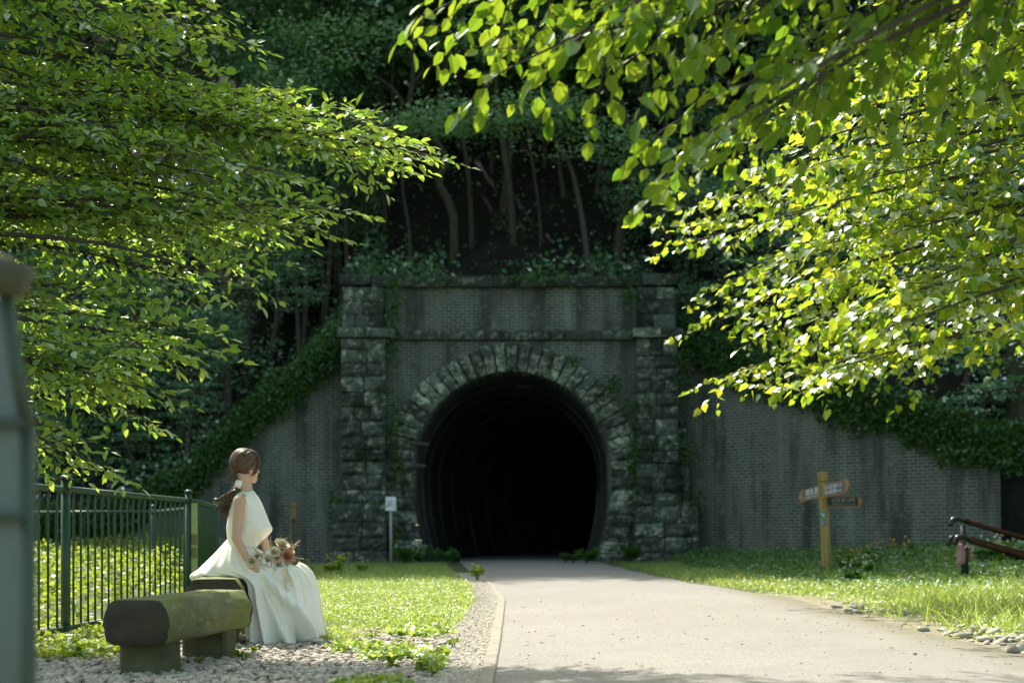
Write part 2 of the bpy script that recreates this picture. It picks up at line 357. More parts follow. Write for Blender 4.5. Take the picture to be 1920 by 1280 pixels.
i, j = np.meshgrid(np.arange(len(ys)-1), np.arange(n-1), indexing='ij'); a = (i*n+j).ravel()
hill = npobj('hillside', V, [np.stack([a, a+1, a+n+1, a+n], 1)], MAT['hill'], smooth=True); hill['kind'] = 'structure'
# mound sheet
gx = np.linspace(3.0, 16, 40); gy = np.linspace(7, 37, 60); GX, GY = np.meshgrid(gx, gy)
GZ = bank(GX, GY)-.008+(vnoise(GX*1.3, GY*1.3)-.5)*.05*np.clip((GX-3.4), 0, 1); a = (np.arange(59)[:, None]*40+np.arange(39)[None]).ravel()
mound = npobj('grassy_bank', np.stack([GX.ravel(), GY.ravel(), GZ.ravel()], 1), [np.stack([a, a+1, a+41, a+40], 1)], MAT['ground'], smooth=True); mound['kind'] = 'structure'
# path
def left_edge(y): return np.interp(y, [-5,7,9.8,15.7,19.5,22,24.4,28,36.5,40], [-.09,-.09,-.075,-.07,-.22,-.36,-.55,-.85,-1.35,-1.5])
def right_edge(y): return np.interp(y, [-5,8.7,12,16.6,18.6,21.7,27.8,36.5,40], [3.1,3.12,3.06,3.15,2.9,2.62,2.35,2.2,2.15])
yy = np.concatenate([np.arange(-4, 36, .5), np.arange(36, 80, 1.)])
bend = lambda y: np.where(y > 40, (y-40)**2*.012, 0)
nx = 7; V = []
for y in yy:
    l, r = left_edge(min(y, 40))+bend(y), right_edge(min(y, 40))+bend(y)+.06*math.sin(y*1.7)*.6
    for k in range(nx): t = k/(nx-1); V.append((l*(1-t)+r*t, y, .004+.02*math.sin(math.pi*t)))
a = (np.arange(len(yy)-1)[:, None]*nx+np.arange(nx-1)[None]).ravel()
road = npobj('path', V, [np.stack([a, a+1, a+nx+1, a+nx], 1)], MAT['road'], smooth=True); road['kind'] = 'structure'
# kerb and pebble strip base
mb = MB()
for k, y in enumerate(np.arange(3.5, 26, .6)):
    y1 = y+.6+(-.008 if k % 4 == 3 else 0); x0, x1 = float(left_edge(y)), float(left_edge(y1))
    V = []
    for (xx, y_) in ((x0, y), (x1, y1)):
        for dx, z in ((-.075, -.01), (-.075, .014), (-.068, .020), (-.008, .019), (0, .012), (0, -.01)): V.append((xx+dx, y_, z))
    mb.add(V, [(j, j+1, j+7, j+6) for j in range(5)]+[(5,4,3,2,1,0),(6,7,8,9,10,11)])
k_ = mb.build('kerb', MAT['kerb']); k_['kind'] = 'structure'
V = []; yy = np.arange(3.5, 27, .5)
for y in yy: l = float(left_edge(y)); V += [(l-.42, y, .0), (l-.07, y, .006)]
st = npobj('pebble_strip', V, [(2*i, 2*i+1, 2*i+3, 2*i+2) for i in range(len(yy)-1)], MAT['kerb']); st['kind'] = 'structure'
gv = npobj('gravel_bed', [(-4.5,3,-.006),(-.45,3,-.006),(-.5,10.3,-.006),(-1.2,11.3,-.006),(-4.5,11.6,-.006)], [(0,1,2,3,4)], MAT['soil']); gv['kind'] = 'structure'
gv2 = npobj('stony_verge', [(3.0,4,.0),(4.3,4,.0),(4.4,12,.0),(3.9,17,.0),(3.0,17.5,.0)], [(0,1,2,3,4)], MAT['soil']); gv2['kind'] = 'structure'
# stones
ico = None
def icos():
    t = (1+5**.5)/2; V = nrm(np.array([(-1,t,0),(1,t,0),(-1,-t,0),(1,-t,0),(0,-1,t),(0,1,t),(0,-1,-t),(0,1,-t),(t,0,-1),(t,0,1),(-t,0,-1),(-t,0,1)]))
    Fc = [(0,11,5),(0,5,1),(0,1,7),(0,7,10),(0,10,11),(1,5,9),(5,11,4),(11,10,2),(10,7,6),(7,1,8),(3,9,4),(3,4,2),(3,2,6),(3,6,8),(3,8,9),(4,9,5),(2,4,11),(6,2,10),(8,6,7),(9,8,1)]
    V = [tuple(v) for v in V]; mid = {}; F2 = []
    def m(a, b):
        k = (min(a, b), max(a, b))
        if k not in mid: mid[k] = len(V); V.append(tuple(nrm((np.array(V[a])+np.array(V[b]))/2)))
        return mid[k]
    for a, b, c in Fc: x, y, z = m(a, b), m(b, c), m(c, a); F2 += [(a,x,z),(b,y,x),(c,z,y),(x,y,z)]
    return np.array(V), np.array(F2)
IV, IF = icos()
def stones(name, pos, size, mat, flat=.6, **kw):
    N = len(pos); k = len(IV)
    jit = 1+rng.normal(size=(N, k))*.13; S = size[:, None]*np.stack([1+rng.random(N)*.5, .75+rng.random(N)*.4, flat*(.7+.5*rng.random(N))], 1)
    a = rng.random(N)*6.28; V = IV[None]*jit[:, :, None]*S[:, None, :]
    x = V[..., 0]*np.cos(a)[:, None]-V[..., 1]*np.sin(a)[:, None]; y = V[..., 0]*np.sin(a)[:, None]+V[..., 1]*np.cos(a)[:, None]
    t = rng.normal(size=N)*.25; z = V[..., 2]+x*t[:, None]
    V = np.stack([x, y, z], 2)+pos[:, None, :]
    Fq = (np.arange(N)*k)[:, None, None]+IF[None]
    return npobj(name, V.reshape(-1, 3), [Fq.reshape(-1, 3)], mat, smooth=True, rnd=np.repeat(rng.random(N), len(IF)), **kw)
def scatter(n, xr, yf, y0, y1, p=1.6):
    u = rng.random(n); y = (y0**(1-p)+u*(y1**(1-p)-y0**(1-p)))**(1/(1-p)); a, b = xr
    A = np.array([a(v) if callable(a) else a for v in y]); B = np.array([b(v) if callable(b) else b for v in y])
    return A+(B-A)*rng.random(n), y
x, y = scatter(12500, (-4.2, -.45), None, 6.0, 11.4, 1.3)
keep = (y < 10.2+.8*vnoise(x*1.5, y)+.3*(x < -1)) ; x, y = x[keep], y[keep]
s = .013+.014*rng.random(len(x))**2
o = stones('gravel', np.stack([x, y, s*.35], 1), s, MAT['gravel']); tag(o, 'pale loose gravel around the log benches', 'gravel', kind='stuff')
x, y = scatter(7500, (lambda v: left_edge(v)-.41, lambda v: left_edge(v)-.08), None, 6.2, 24, 1.5)
s = .008+.007*rng.random(len(x))
o = stones('pebbles', np.stack([x, y, s*.2], 1), s, MAT['rubble']); tag(o, 'small embedded pebbles in the strip beside the kerb', 'pebbles', kind='stuff')
x, y = scatter(900, (0.0, 3.05), None, 6.5, 24, 1.5); kk = rng.random(len(x)) < .25+.75*np.abs(x-1.5)**2/2.3; x, y = x[kk], y[kk]; s = .003+.005*rng.random(len(x))**2
o = stones('grit', np.stack([x, y, s*.3+.004+.02*np.sin(np.pi*np.clip((x+.08)/3.2, 0, 1))], 1), s, MAT['gravel']); tag(o, 'fine loose grit scattered on the pale path', 'grit', kind='stuff')
x, y = scatter(1500, (3.08, 4.4), None, 7.2, 17.5, 1.4)
keep = rng.random(len(x)) < 1.1-(x-3.08)/1.4; x, y = x[keep], y[keep]; kk = (rng.random(len(x)) < .12+.6*(vnoise(x*2.2, y*1.1, 6) > .55)) & (y < 15); x, y = x[kk], y[kk]; s = .010+.05*rng.random(len(x))**2.6
o = stones('rubble', np.stack([x, y, s*.3+bank(x, y)], 1), s, MAT['rubble']); tag(o, 'grey rubble stones along the right edge of the path', 'rubble', kind='stuff')

# ------------------------------------------------------------------ tunnel portal
def uvxz(V): return V[:, [0, 2]]
YP = 36.5
def hw(z):
    z = np.asarray(z, float)
    up = np.sqrt(np.maximum(2.53**2-(z-2.33)**2, 0)); lo = 2.53-.36*((2.33-z)/2.33)**2
    return np.where(z > 2.33, up, lo)
portal = thing('tunnel_portal', 'old dark brick railway tunnel portal with rough stone arch and pilasters', 'tunnel portal', (0, YP, 0))
def colwall(xa, xb, zlo, zhi, y0, y1, nx=60):
    xs = np.linspace(xa, xb, nx+1); m = MB()
    for a, b in zip(xs[:-1], xs[1:]):
        la, lb = zlo(a), zlo(b)
        m.add([(a, y0, la), (b, y0, lb), (b, y0, zhi), (a, y0, zhi), (a, y1, la), (b, y1, lb)], [(0,1,2,3),(4,5,1,0)])
    return m
zlo = lambda x: 2.33+math.sqrt(max(2.53**2-x*x, 0)) if abs(x) < 2.53 else -.1
mb = colwall(-3.35, 3.35, zlo, 5.68, YP, YP+.8); mb.build('brick_face', MAT['brick'], portal, uvm=uvxz)
mb = MB(); mb.box((0, YP+.4, 6.47), (6.7, .78, 1.12)); mb.build('parapet', MAT['brick'], portal, uvm=uvxz)
def rough_block(m, x0, x1, z0, z1, yf, yb, bulge=.05, nx=5, nz=4, warp=None):
    g = .011; x0 += g; x1 -= g; z0 += g; z1 -= g
    V = []; 
    for i in range(nz+1):
        for j in range(nx+1):
            u, v = j/nx, i/nz; e = min(u, 1-u, v, 1-v)*4; e = min(1, e)
            V.append((x0+(x1-x0)*u+(random.uniform(-.012,.012) if 0 < j < nx else random.uniform(-.008,.008)), yf-e*bulge*(.35+random.random()*1.0), z0+(z1-z0)*v+random.uniform(-.008,.008)))
    Fc = [(i*(nx+1)+j, i*(nx+1)+j+1, (i+1)*(nx+1)+j+1, (i+1)*(nx+1)+j) for i in range(nz) for j in range(nx)]
    rim = [j for j in range(nx+1)]+[(i)*(nx+1)+nx for i in range(1, nz+1)]+[nz*(nx+1)+j for j in range(nx-1, -1, -1)]+[i*(nx+1) for i in range(nz-1, 0, -1)]
    b = len(V)
    for r in rim: V.append((V[r][0], yb, V[r][2]))
    k = len(rim)
    Fc += [(rim[q], b+q, b+(q+1) % k, rim[(q+1) % k]) for q in range(k)]
    V = np.array(V)
    if warp: V = np.array([warp(p) for p in V])
    m.tone = random.random()
    m.add(V, Fc)
def courses(m, xa, xb, z0, z1, h, yf, yb, taper=0, bulge=.07):
    z = z0
    while z < z1-.05:
        hh = min(h*random.uniform(.85, 1.15), z1-z); hh = z1-z if z1-z-hh < .15 else hh
        t = taper*(1-(z-z0)/(z1-z0)); a, b = xa-t, xb+t; k = random.choice([2, 2, 3])
        cuts = [a]+sorted([a+(b-a)*(q+random.uniform(-.18,.18))/k for q in range(1, k)])+[b]
        for c0, c1 in zip(cuts[:-1], cuts[1:]): rough_block(m, c0, c1, z, z+hh, yf-t*.6-random.random()*.02, yb, bulge*.6)
        z += hh
for sx, (xa, xb, tp) in ((-1, (-4.34, -3.2, .05)), (1, (3.15, 4.22, .28))):
    mb = MB()
    if sx > 0:
        courses(mb, xa, xb, 1.42, 5.68, .36, YP-.45, YP+.3, 0, .08); 
    else: courses(mb, xa, xb, 1.5, 5.68, .36, YP-.45, YP+.3, 0, .10)
    mb.build('pilaster', MAT['stone'], portal, smooth=False)
    mb = MB(); courses(mb, xa-(.18 if sx < 0 else 0), xb+(.45 if sx > 0 else 0), -.1, 1.5 if sx < 0 else 1.42, .38, YP-.68, YP+.3, .06, .09); mb.build('plinth', MAT['stone'], portal)
    if sx > 0:
        mb = MB(); courses(mb, xb, xb+.22, 1.42, 3.6, .4, YP-.2, YP+.3, .1, .06); mb.build('buttress', MAT['stone'], portal)
    mb = MB(); mb.box(((xa+xb)/2, YP+.28, 3.45), (xb-xa-.08, 1.14, 6.9)); mb.build('light_stop_core', MAT['stone'], portal)  # unseen box added to stop sunlight leaking through the block joints
    mb = MB(); courses(mb, xa+.02, xb-.06, 5.93, 7.0, .36, YP-.33, YP+.3, 0, .035); mb.build('parapet_pier', MAT['coping'] if sx < 0 else MAT['stone'], portal)
mb = MB(); x = -4.42
while x < 4.3:
    wd = random.uniform(.55, .95); out = .60 if abs(x+wd/2) > 3.2 else .11
    rough_block(mb, x, min(x+wd, 4.34), 5.68, 5.93, YP-out, YP+.3, .02); x += wd
mb.build('cornice', MAT['stone'], portal)
mb = MB(); x = -4.40
while x < 4.2:
    wd = random.uniform(.6, .95); out = .42 if abs(x+wd/2) > 3.2 else .13
    rough_block(mb, x, min(x+wd, 4.24), 7.03, 7.33, YP-out, YP+.9, .02); x += wd
mb.build('coping', MAT['coping'], portal)
mb = MB(); NV = 31
for k in range(NV):
    a0, a1 = math.pi*k/NV, math.pi*(k+1)/NV; key = k in (14, 15, 16)
    ro = 3.22+random.uniform(-.04, .05)+(.08 if key else 0); pr = .16+random.uniform(0, .06)
    am = (a0+a1)/2
    def wp(p): return (-(p[2])*math.cos(p[0]), p[1], 2.33+p[2]*math.sin(p[0]))
    rough_block(mb, a0+.003-.006, a1-.003+.006, 2.53, min(ro, 3.34), YP-pr, YP+.62, .035, 3, 5, wp)
z = -.1
for sx in (-1, 1):
    z = -.1
    while z < 2.32:
        h = min(random.uniform(.27, .40), 2.335-z); h = 2.335-z if 2.335-z-h < .14 else h
        t = random.choice([.5, .62, .72]); 
        def wp(p, sx=sx): return (sx*(float(hw(p[2]))+p[0]*(1+.45*(max(0, 2.33-p[2])/2.33))), p[1], p[2])
        rough_block(mb, 0, t, z, z+h, YP-.17, YP+.62, .05, 4, 3, wp); z += h
mb.build('arch_ring', MAT['vouss'], portal)
# lining
zz = np.concatenate([np.linspace(-.1, 2.33, 8), 2.33+2.53*np.sin(np.linspace(.06, math.pi/2, 16))]); prof = [(-float(hw(z)), z) for z in zz]+[(float(hw(z)), z) for z in zz[::-1][1:]]
prof = np.array(prof); prof[len(zz)-1, 0] = 0
V = []; ysl = [YP+.60, YP+.601]; yv = YP+1.0; rib = []
stations = [(YP+.3, 0.02)]
while yv < 84:
    stations += [(yv, .0), (yv+2.0, .0), (yv+2.01, -.07), (yv+2.35, -.07), (yv+2.36, 0)]; yv += 2.37
for (yv, off) in stations:
    sc = 1+off/2.6; bx = float(bend(np.array(yv)))
    for (x, z) in prof: V.append((x*sc+bx, yv, 2.2+(z-2.2)*sc))
n = len(prof); m_ = len(stations); Fc = [(i*n+j, i*n+j+1, (i+1)*n+j+1, (i+1)*n+j) for i in range(m_-1) for j in range(n-1)]
Fc.append(tuple((m_-1)*n+j for j in range(n)))
npobj('tunnel_lining', V, Fc, MAT['lining'], portal)
for c_, z_ in ((-2.42, 3.03), (-2.5, 2.48)): mb = MB(); mb.box((c_, YP-.16, z_), (.62, .08, .07), roty(.07)); mb.build('iron_bracket', MAT['post_grey'], portal)

# retaining walls
def wall_strip(name, label, pts, th=.4):
    L = 0; V = []; uv = []; pts = [np.array(p, float) for p in pts]; P2 = []
    for a, b in zip(pts[:-1], pts[1:]):
        k = max(2, int(abs(b[0]-a[0])/.4))
        for t in np.linspace(0, 1, k, endpoint=False): P2.append(a*(1-t)+b*t)
    P2.append(pts[-1]); m = len(P2); prev = P2[0]
    root = thing(name, label, 'retaining wall', (P2[0][0], P2[0][1], 0)); nz = 14; Fc = []
    for q, p in enumerate(P2):
        L += math.hypot(p[0]-prev[0], p[1]-prev[1]); prev = p
        for k in range(nz+1):
            z = -.1+(p[2]+.1)*k/nz; V.append((p[0], p[1]+z*.04, z)); uv.append((L, z))
        V.append((p[0]+.05, p[1]+th+p[2]*.04, p[2])); uv.append((L, p[2]+.4)); V.append((p[0]+.05, p[1]+th, -.1)); uv.append((L, p[2]+3))
    c = nz+3
    for q in range(m-1):
        for k in range(c-1): Fc.append((q*c+k, (q+1)*c+k, (q+1)*c+k+1, q*c+k+1))
    Fc.append(tuple(range(c-1, -1, -1))); Fc.append(tuple((m-1)*c+k for k in range(c)))
    npobj('brick_wall', V, Fc, MAT['brick'], root, uv=uv); return root
wall_strip('retaining_wall', 'dark brick retaining wall sloping down left of the tunnel, behind the seated bride', [(-10.2, 36.6, .9), (-8.5, 36.6, 1.7), (-6.8, 36.6, 3.5), (-5.6, 36.6, 4.6), (-4.3, 36.6, 5.5)])
wall_strip('retaining_wall', 'dark streaked brick retaining wall curving forward right of the tunnel, behind the signpost', [(4.2, 36.9, 5.6), (5.2, 36.2, 5.0), (6.4, 34.9, 4.35), (8.0, 33.0, 3.45), (9.3, 31.5, 2.8), (10.36, 30.1, 2.2)])

# ------------------------------------------------------------------ near objects: fence
fence = thing('metal_fence', 'dark green metal bar fence on the left behind the log benches', 'fence', (-3.16, 10.07, 0))
FP = [(-3.27, 8.3), (-3.16, 10.07), (-3.07, 13.5), (-3.47, 16.7), (-5.2, 20.6), (-8.2, 21.6)]
for k, (x, y) in enumerate(FP[1:], 1):
    mb = MB(); r = .033; mb.tube([(x, y, -.15), (x, y, 1.125)], r, 16); mb.tube([(x, y, 1.122), (x, y, 1.14), (x, y, 1.15)], [r+.006, r+.006, r*.7], 16)
    mb.tube([(x, y, 1.02), (x, y, 1.075)], r+.007, 16); mb.tube([(x, y, .04), (x, y, .09)], r+.007, 16)
    for q in (1.047, .065): mb.ball((x+.035, y-.025, q), .012, 8, 5)
    mb.build('post', MAT['green_metal'], fence, smooth=True)
for (x0, y0), (x1, y1) in zip(FP[:-1], FP[1:]):
    for z_, r_ in ((1.05, .023), (.065, .020)): mb = MB(); mb.tube([(x0, y0, z_), (x1, y1, z_)], r_, 12); mb.build('rail', MAT['green_metal'], fence, smooth=True)
    L = math.hypot(x1-x0, y1-y0); nb = int(round(L/.163)); mb = MB(); dx, dy = (x1-x0)/L, (y1-y0)/L
    for k in range(1, nb):
        t = k/nb; x = x0+(x1-x0)*t; y = y0+(y1-y0)*t; nx_, ny_ = dy, -dx
        mb.tube([(x, y, .06), (x, y, .95), (x+nx_*.004, y+ny_*.004, .99), (x+nx_*.02-.01*nx_, y+ny_*.012, 1.04)], .0085, 8)
    mb.build('bars', MAT['green_metal'], fence, smooth=True)
mb = MB(); mb.box((-3.01, 13.48, .55), (.055, .02, .95)); mb.box((-3.045, 13.50, .50), (.012, .03, .86)); pl = mb.build('strip_plate', MAT['pale_plate'], fence)
mb = MB(); mb.box((-3.01, 13.466, .68), (.054, .004, .10)); mb.box((-3.01, 13.466, .555), (.054, .004, .10)); mb.build('plate_label', MAT['label_brown'], pl)

# ------------------------------------------------------------------ log benches
def log_bench(p0, p1, top, wdt, th, label, feet):
    p0 = np.array(p0); p1 = np.array(p1); d = nrm(p1-p0); s = np.array([d[1], -d[0]]); L = np.linalg.norm(p1-p0)
    root = thing('log_bench', label, 'bench', (p0[0], p0[1], 0), 'log benches on the gravel')
    hwid, ht = wdt/2, th/2; zc = top-ht
    prof = [(-.58,1),(-.74,.93),(-.90,.55),(-1,.05),(-.95,-.35),(-.74,-.98),(.74,-.98),(.95,-.35),(1,.05),(.90,.55),(.74,.93),(.58,1),(0,1.01)]
    prof = spline(np.array(prof+[prof[0]]), 37)[:-1]
    ns = 22; V = []
    for i in range(ns+1):
        t = i/ns; e = 1-.05*math.exp(-t*L/.012)-.05*math.exp(-(1-t)*L/.012)
        for q, (a, b) in enumerate(prof):
            w2 = e*(1+.012*math.sin(q*1.3+t*9)+.01*math.sin(t*23+q)); c = p0+d*L*t+s*hwid*a*w2
            V.append((c[0], c[1], zc+ht*b*w2))
    n = len(prof); Fc = [(i*n+j, i*n+(j+1) % n, (i+1)*n+(j+1) % n, (i+1)*n+j) for i in range(ns) for j in range(n)]
    npobj('log_seat', V, Fc, MAT['log'], root, smooth=True)
    for (t, sg) in ((0, -1), (1, 1)):
        c = p0+d*L*t; Vc = []
        for fr, off in ((.985, -.002), (.93, .006), (.5, .008), (0, .008)):
            for a, b in (prof if fr > 0 else prof[:1]): q = c+d*sg*off+s*hwid*a*fr; Vc.append((q[0], q[1], zc+ht*b*fr))
        Fe = [(i*n+j, i*n+(j+1) % n, (i+1)*n+(j+1) % n, (i+1)*n+j) for i in range(2) for j in range(n)]+[(2*n+j, 2*n+(j+1) % n, 3*n) for j in range(n)]
        npobj('end_face', Vc, Fe, MAT['log_end'], root, smooth=True)
    ang = math.atan2(d[1], d[0])-math.pi/2
    for t in feet:
        c = p0+d*L*t; mb = MB(); mb.box((c[0]+s[0]*.0, c[1], (zc-ht*.8)/2-.02), (wdt*.74, .20, zc-ht*.8+.04), rotz(ang), .02); mb.build('foot', MAT['foot'], root)
log_bench((-1.93, 7.3), (-1.755, 8.68), .398, .365, .235, 'mossy log bench nearest the camera, empty, with a shaded cut end', (.14, .80))
log_bench((-1.93, 9.22), (-2.10, 10.6), .444, .375, .235, 'mossy log bench carrying the seated bride in white', (.13, .8))

# ------------------------------------------------------------------ information stand at the left edge
st = thing('information_stand', 'blurred grey panelled stand with dark green frame and wooden cap at the left edge', 'information stand', (-1.0, 2.45, 0))
YS = 2.4; g = lambda px, py: (lambda p: (p[0], p[2]))(P(px, py, YS))
mb = MB(); fr = [(-70, 560), (2, 560), (45, 800), (46, 1700), (-70, 1700)]; mb.prism([g(*p) for p in fr], YS+.01, YS+.025); mb.build('panel', MAT['stand_panel'], st)
mb = MB()
for a, b in (((2, 545), (47, 800)), ((47, 800), (50, 1750))):
    pa, pb = g(*a), g(*b); mb.tube([(pa[0], YS+.015, pa[1]), (pb[0], YS+.015, pb[1])], .013, 10)
mb.build('frame', MAT['stand_green'], st, smooth=True)
for py, h in ((792, 18), (968, 16)):
    a = g(-70, py); b = g(46, py); mb = MB(); mb.box(((a[0]+b[0])/2, YS, a[1]), (b[0]-a[0], .02, h/F*YS)); mb.build('cross_bar', MAT['stand_green'], st)
a = g(-120, 470); b = g(48, 530); mb = MB(); mb.tube([(a[0], YS, a[1]), (b[0], YS, b[1])], [.036, .030], 14); mb.build('wooden_cap', MAT['stand_roof'], st, smooth=True)

# ------------------------------------------------------------------ text
def text_mesh(s, size, name='lettering', vertical=False):
    cu = bpy.data.curves.new(name, 'FONT'); cu.body = '\n'.join(s) if vertical else s; cu.size = size; cu.align_x = 'CENTER'; cu.align_y = 'CENTER'; cu.extrude = .0015
    if vertical: cu.space_line = .85
    o = bpy.data.objects.new(name, cu); C.objects.link(o)
    dg = bpy.context.evaluated_depsgraph_get(); dg.update(); me = bpy.data.meshes.new_from_object(o.evaluated_get(dg))
    V = np.empty(len(me.vertices)*3); me.vertices.foreach_get('co', V); V = V.reshape(-1, 3); Fc = [tuple(p.vertices) for p in me.polygons]
    bpy.data.objects.remove(o); bpy.data.curves.remove(cu); bpy.data.meshes.remove(me); return V, Fc
def put_text(s, size, c, xdir, zdir, parent, mat, vertical=False, stretch=1, name='lettering'):
    V, Fc = text_mesh(s, size, name, vertical)
    if not len(V): return
    xdir = nrm(xdir); zdir = nrm(zdir); nd = np.cross(xdir, zdir)
    W = np.array(c)+V[:, :1]*stretch*xdir+V[:, 1:2]*zdir+V[:, 2:3]*nd; npobj(name, W, Fc, mat, parent)

# ------------------------------------------------------------------ signpost
YS = 25.0; bx = (1551-960)/F*YS; bz = bank(bx, YS)
sp = thing('signpost', 'wooden signpost with three arrow boards on the grass right of the path', 'signpost', (bx, YS, 0))
base = np.array([bx, YS, -.1]); topp = P(1543, 905, YS); topp[1] = YS; lean = nrm(topp-base)
ax = nrm(np.array([.84, -.54, 0])); ax = nrm(ax-lean*np.dot(ax, lean)); ay = np.cross(lean, ax); Rm = np.stack([ax, ay, lean], 1); RP = 29
wp_ = .135; Lp = np.linalg.norm(topp-base); mb = MB(); mb.box(base+lean*Lp/2, (wp_, wp_, Lp), Rm, .006); mb.build('post', MAT['wood'], sp)
mb = MB(); mb.box(base+lean*(Lp+.105), (wp_+.008, wp_+.008, .17), Rm, .012); mb.tube([base+lean*(Lp-.01), base+lean*(Lp+.03)], .05, 8); mb.build('post_cap', MAT['wood'], sp)
def arrow_board(cA, cB, hgt, tipend, mat_f, texts, tmat):
    cA = np.array(cA); cB = np.array(cB); L = np.linalg.norm(cB-cA); d = (cB-cA)/L; up = np.array([0, 0, 1.]); nd = nrm(np.cross(d, up)); h = hgt/2; tp = .06
    pts = [(0, -h), (L-tp, -h), (L, 0), (L-tp, h), (0, h)] if tipend == 'B' else [(tp, -h), (L, -h), (L, h), (tp, h), (0, 0)]
    V = [cA+d*u+up*v+nd*.018 for u, v in pts]+[cA+d*u+up*v-nd*.018 for u, v in pts]
    rt = npobj('arrow_board', V, [(0,1,2,3,4),(9,8,7,6,5)]+[(i, i+5, (i+1) % 5+5, (i+1) % 5) for i in range(5)], MAT['board_wood'], sp)
    u0, u1 = (0, L-tp-.02) if tipend == 'B' else (tp+.02, L)
    q = [(u0, -h+.018), (u1, -h+.018), (u1, h-.012), (u0, h-.012)]
    npobj('board_face', [cA+d*u+up*v+nd*.020 for u, v in q]+[cA+d*u+up*v+nd*.0182 for u, v in q], [(0,1,2,3),(0,4,5,1),(1,5,6,2),(2,6,7,3),(3,7,4,0)], mat_f, rt)
    for (s, size, u, v, stx) in texts: put_text(s, size, cA+d*u+up*v+nd*.022, d, up, rt, tmat, stretch=stx)
l0 = P(1507, 929, YS); c0 = P(1538, 920, YS); d = np.array([.30, -.50, 0])*1.0
xa = l0[0]; 
pc = base+lean*(1.56)
dl = nrm(np.array([-.62, .78, 0])); pl_ = np.array([pc[0]-.03, YS-.05, P(0, 921, YS)[2]])
arrow_board(pl_+dl*.52-np.array([0,0,.085]), pl_, .20, 'A', MAT['board_grey'], [('碓氷湖', .13, .31, .03, .72), ('LAKE USUI', .05, .31, -.055, 1.2)], MAT['white_paint'])
pr_ = np.array([pc[0]+.02, YS-.085, P(0, 920, YS)[2]]); dr = nrm(np.array([.62, -.78, 0]))
arrow_board(pr_, pr_+dr*.52+np.array([0,0,.08]), .235, 'B', MAT['board_grey'], [('旧信越', .085, .13, .045, 1.1), ('本線跡', .085, .13, -.045, 1.1), ('2.0', .065, .33, .045, 1.2), ('km', .065, .33, -.045, 1.2)], MAT['white_paint'])
pb_ = np.array([pc[0]+.075, YS-.04, P(0, 940, YS)[2]])
arrow_board(pb_, pb_+np.array([.60, -.02, 0]), .185, 'B', MAT['board_dark'], [('旧国道18号', .085, .26, .025, 1.0), ('FORMER ROUTE 18', .036, .26, -.045, 1.25)], MAT['dim_white'])
fn = -ay if ay[1] > 0 else ay      # face normal toward camera-right
fn = nrm(np.cross(ax, lean)); 
def sticker(zz, mat, kind):
    c = base+lean*zz+fn*(wp_/2+.003); h = .058
    rt = npobj('sticker', [c-ax*h-lean*h, c+ax*h-lean*h, c+ax*h+lean*h, c-ax*h+lean*h], [(0,1,2,3)], mat, sp)
    d1 = nrm(ax-lean); s1 = nrm(ax+lean); q = c+fn*.003; 
    if kind == 0: pts = [q-d1*.045+s1*.009, q-d1*.045-s1*.009, q+d1*.01-s1*.009, q+d1*.01-s1*.03, q+d1*.045, q+d1*.01+s1*.03, q+d1*.01+s1*.009]; npobj('arrow_mark', pts, [tuple(range(7))], MAT['white_paint'], rt)
    else: npobj('mark', [q-ax*.045-lean*.035, q-ax*.03-lean*.045, q+ax*.045+lean*.0, q+ax*.045+lean*.015, q-ax*.02-lean*.015, q-ax*.012+lean*.045, q-ax*.03+lean*.045, q-ax*.035-lean*.02], [tuple(range(8))], MAT['dim_white'], rt)
sticker(1.17, MAT['teal'], 0); sticker(1.03, MAT['slate'], 1)
ln = -ax
put_text('関東ふれあいの道', .062, base+lean*1.36+ln*(wp_/2+.003), -ay if ay[1] > 0 else ay, lean, sp, MAT['ink'], vertical=True)
for zz in (1.42, 1.3): c = base+lean*zz+fn*(wp_/2+.004)+ax*.02; mb = MB(); mb.tube([c, c+fn*.006], .011, 10); mb.build('bolt', MAT['black_metal'], sp)

# ------------------------------------------------------------------ white sign, marker post
x, y = (733-960)/F*32, 32.0
ws = thing('notice_sign', 'small white notice plate on a thin pole left of the tunnel mouth', 'sign', (x, y, 0))
mb = MB(); mb.tube([(x, y, -.1), (x, y, 1.5)], .028, 10); mb.build('pole', MAT['pole_grey'], ws, smooth=True)
mb = MB(); mb.box((x, y-.035, 1.40), (.235, .012, .31), None, .004); pt = mb.build('plate', MAT['sign_white'], ws)
for k, (s, dx, dz) in enumerate((('トンネル内', .075, -.02), ('火気厳禁', .0, .01), ('通行注意', -.05, .0), ('碓氷', -.09, -.05))): put_text(s, .042, (x+dx, y-.043, 1.40+dz), (1,0,0), (0,0,1), pt, MAT['ink'], vertical=True)
x, y = (551-960)/F*34, 34.0
mk = thing('marker_post', 'square wooden marker post with dark lettered panel in front of the left brick wall', 'marker post', (x, y, 0))
mb = MB(); mb.box((x, y, .66), (.145, .145, 1.36), None, .006); mb.build('post', MAT['wood_dim'], mk); mb = MB(); mb.box((x, y, 1.41), (.155, .155, .115), None, .02); mb.build('post_cap', MAT['wood_dim'], mk)
mb = MB(); mb.box((x+.005, y-.075, .70), (.088, .008, .78)); pn = mb.build('name_panel', MAT['board_dark'], mk); put_text('碓氷第六隧道', .10, (x+.005, y-.081, .70), (1,0,0), (0,0,1), pn, MAT['green_text'], vertical=True)

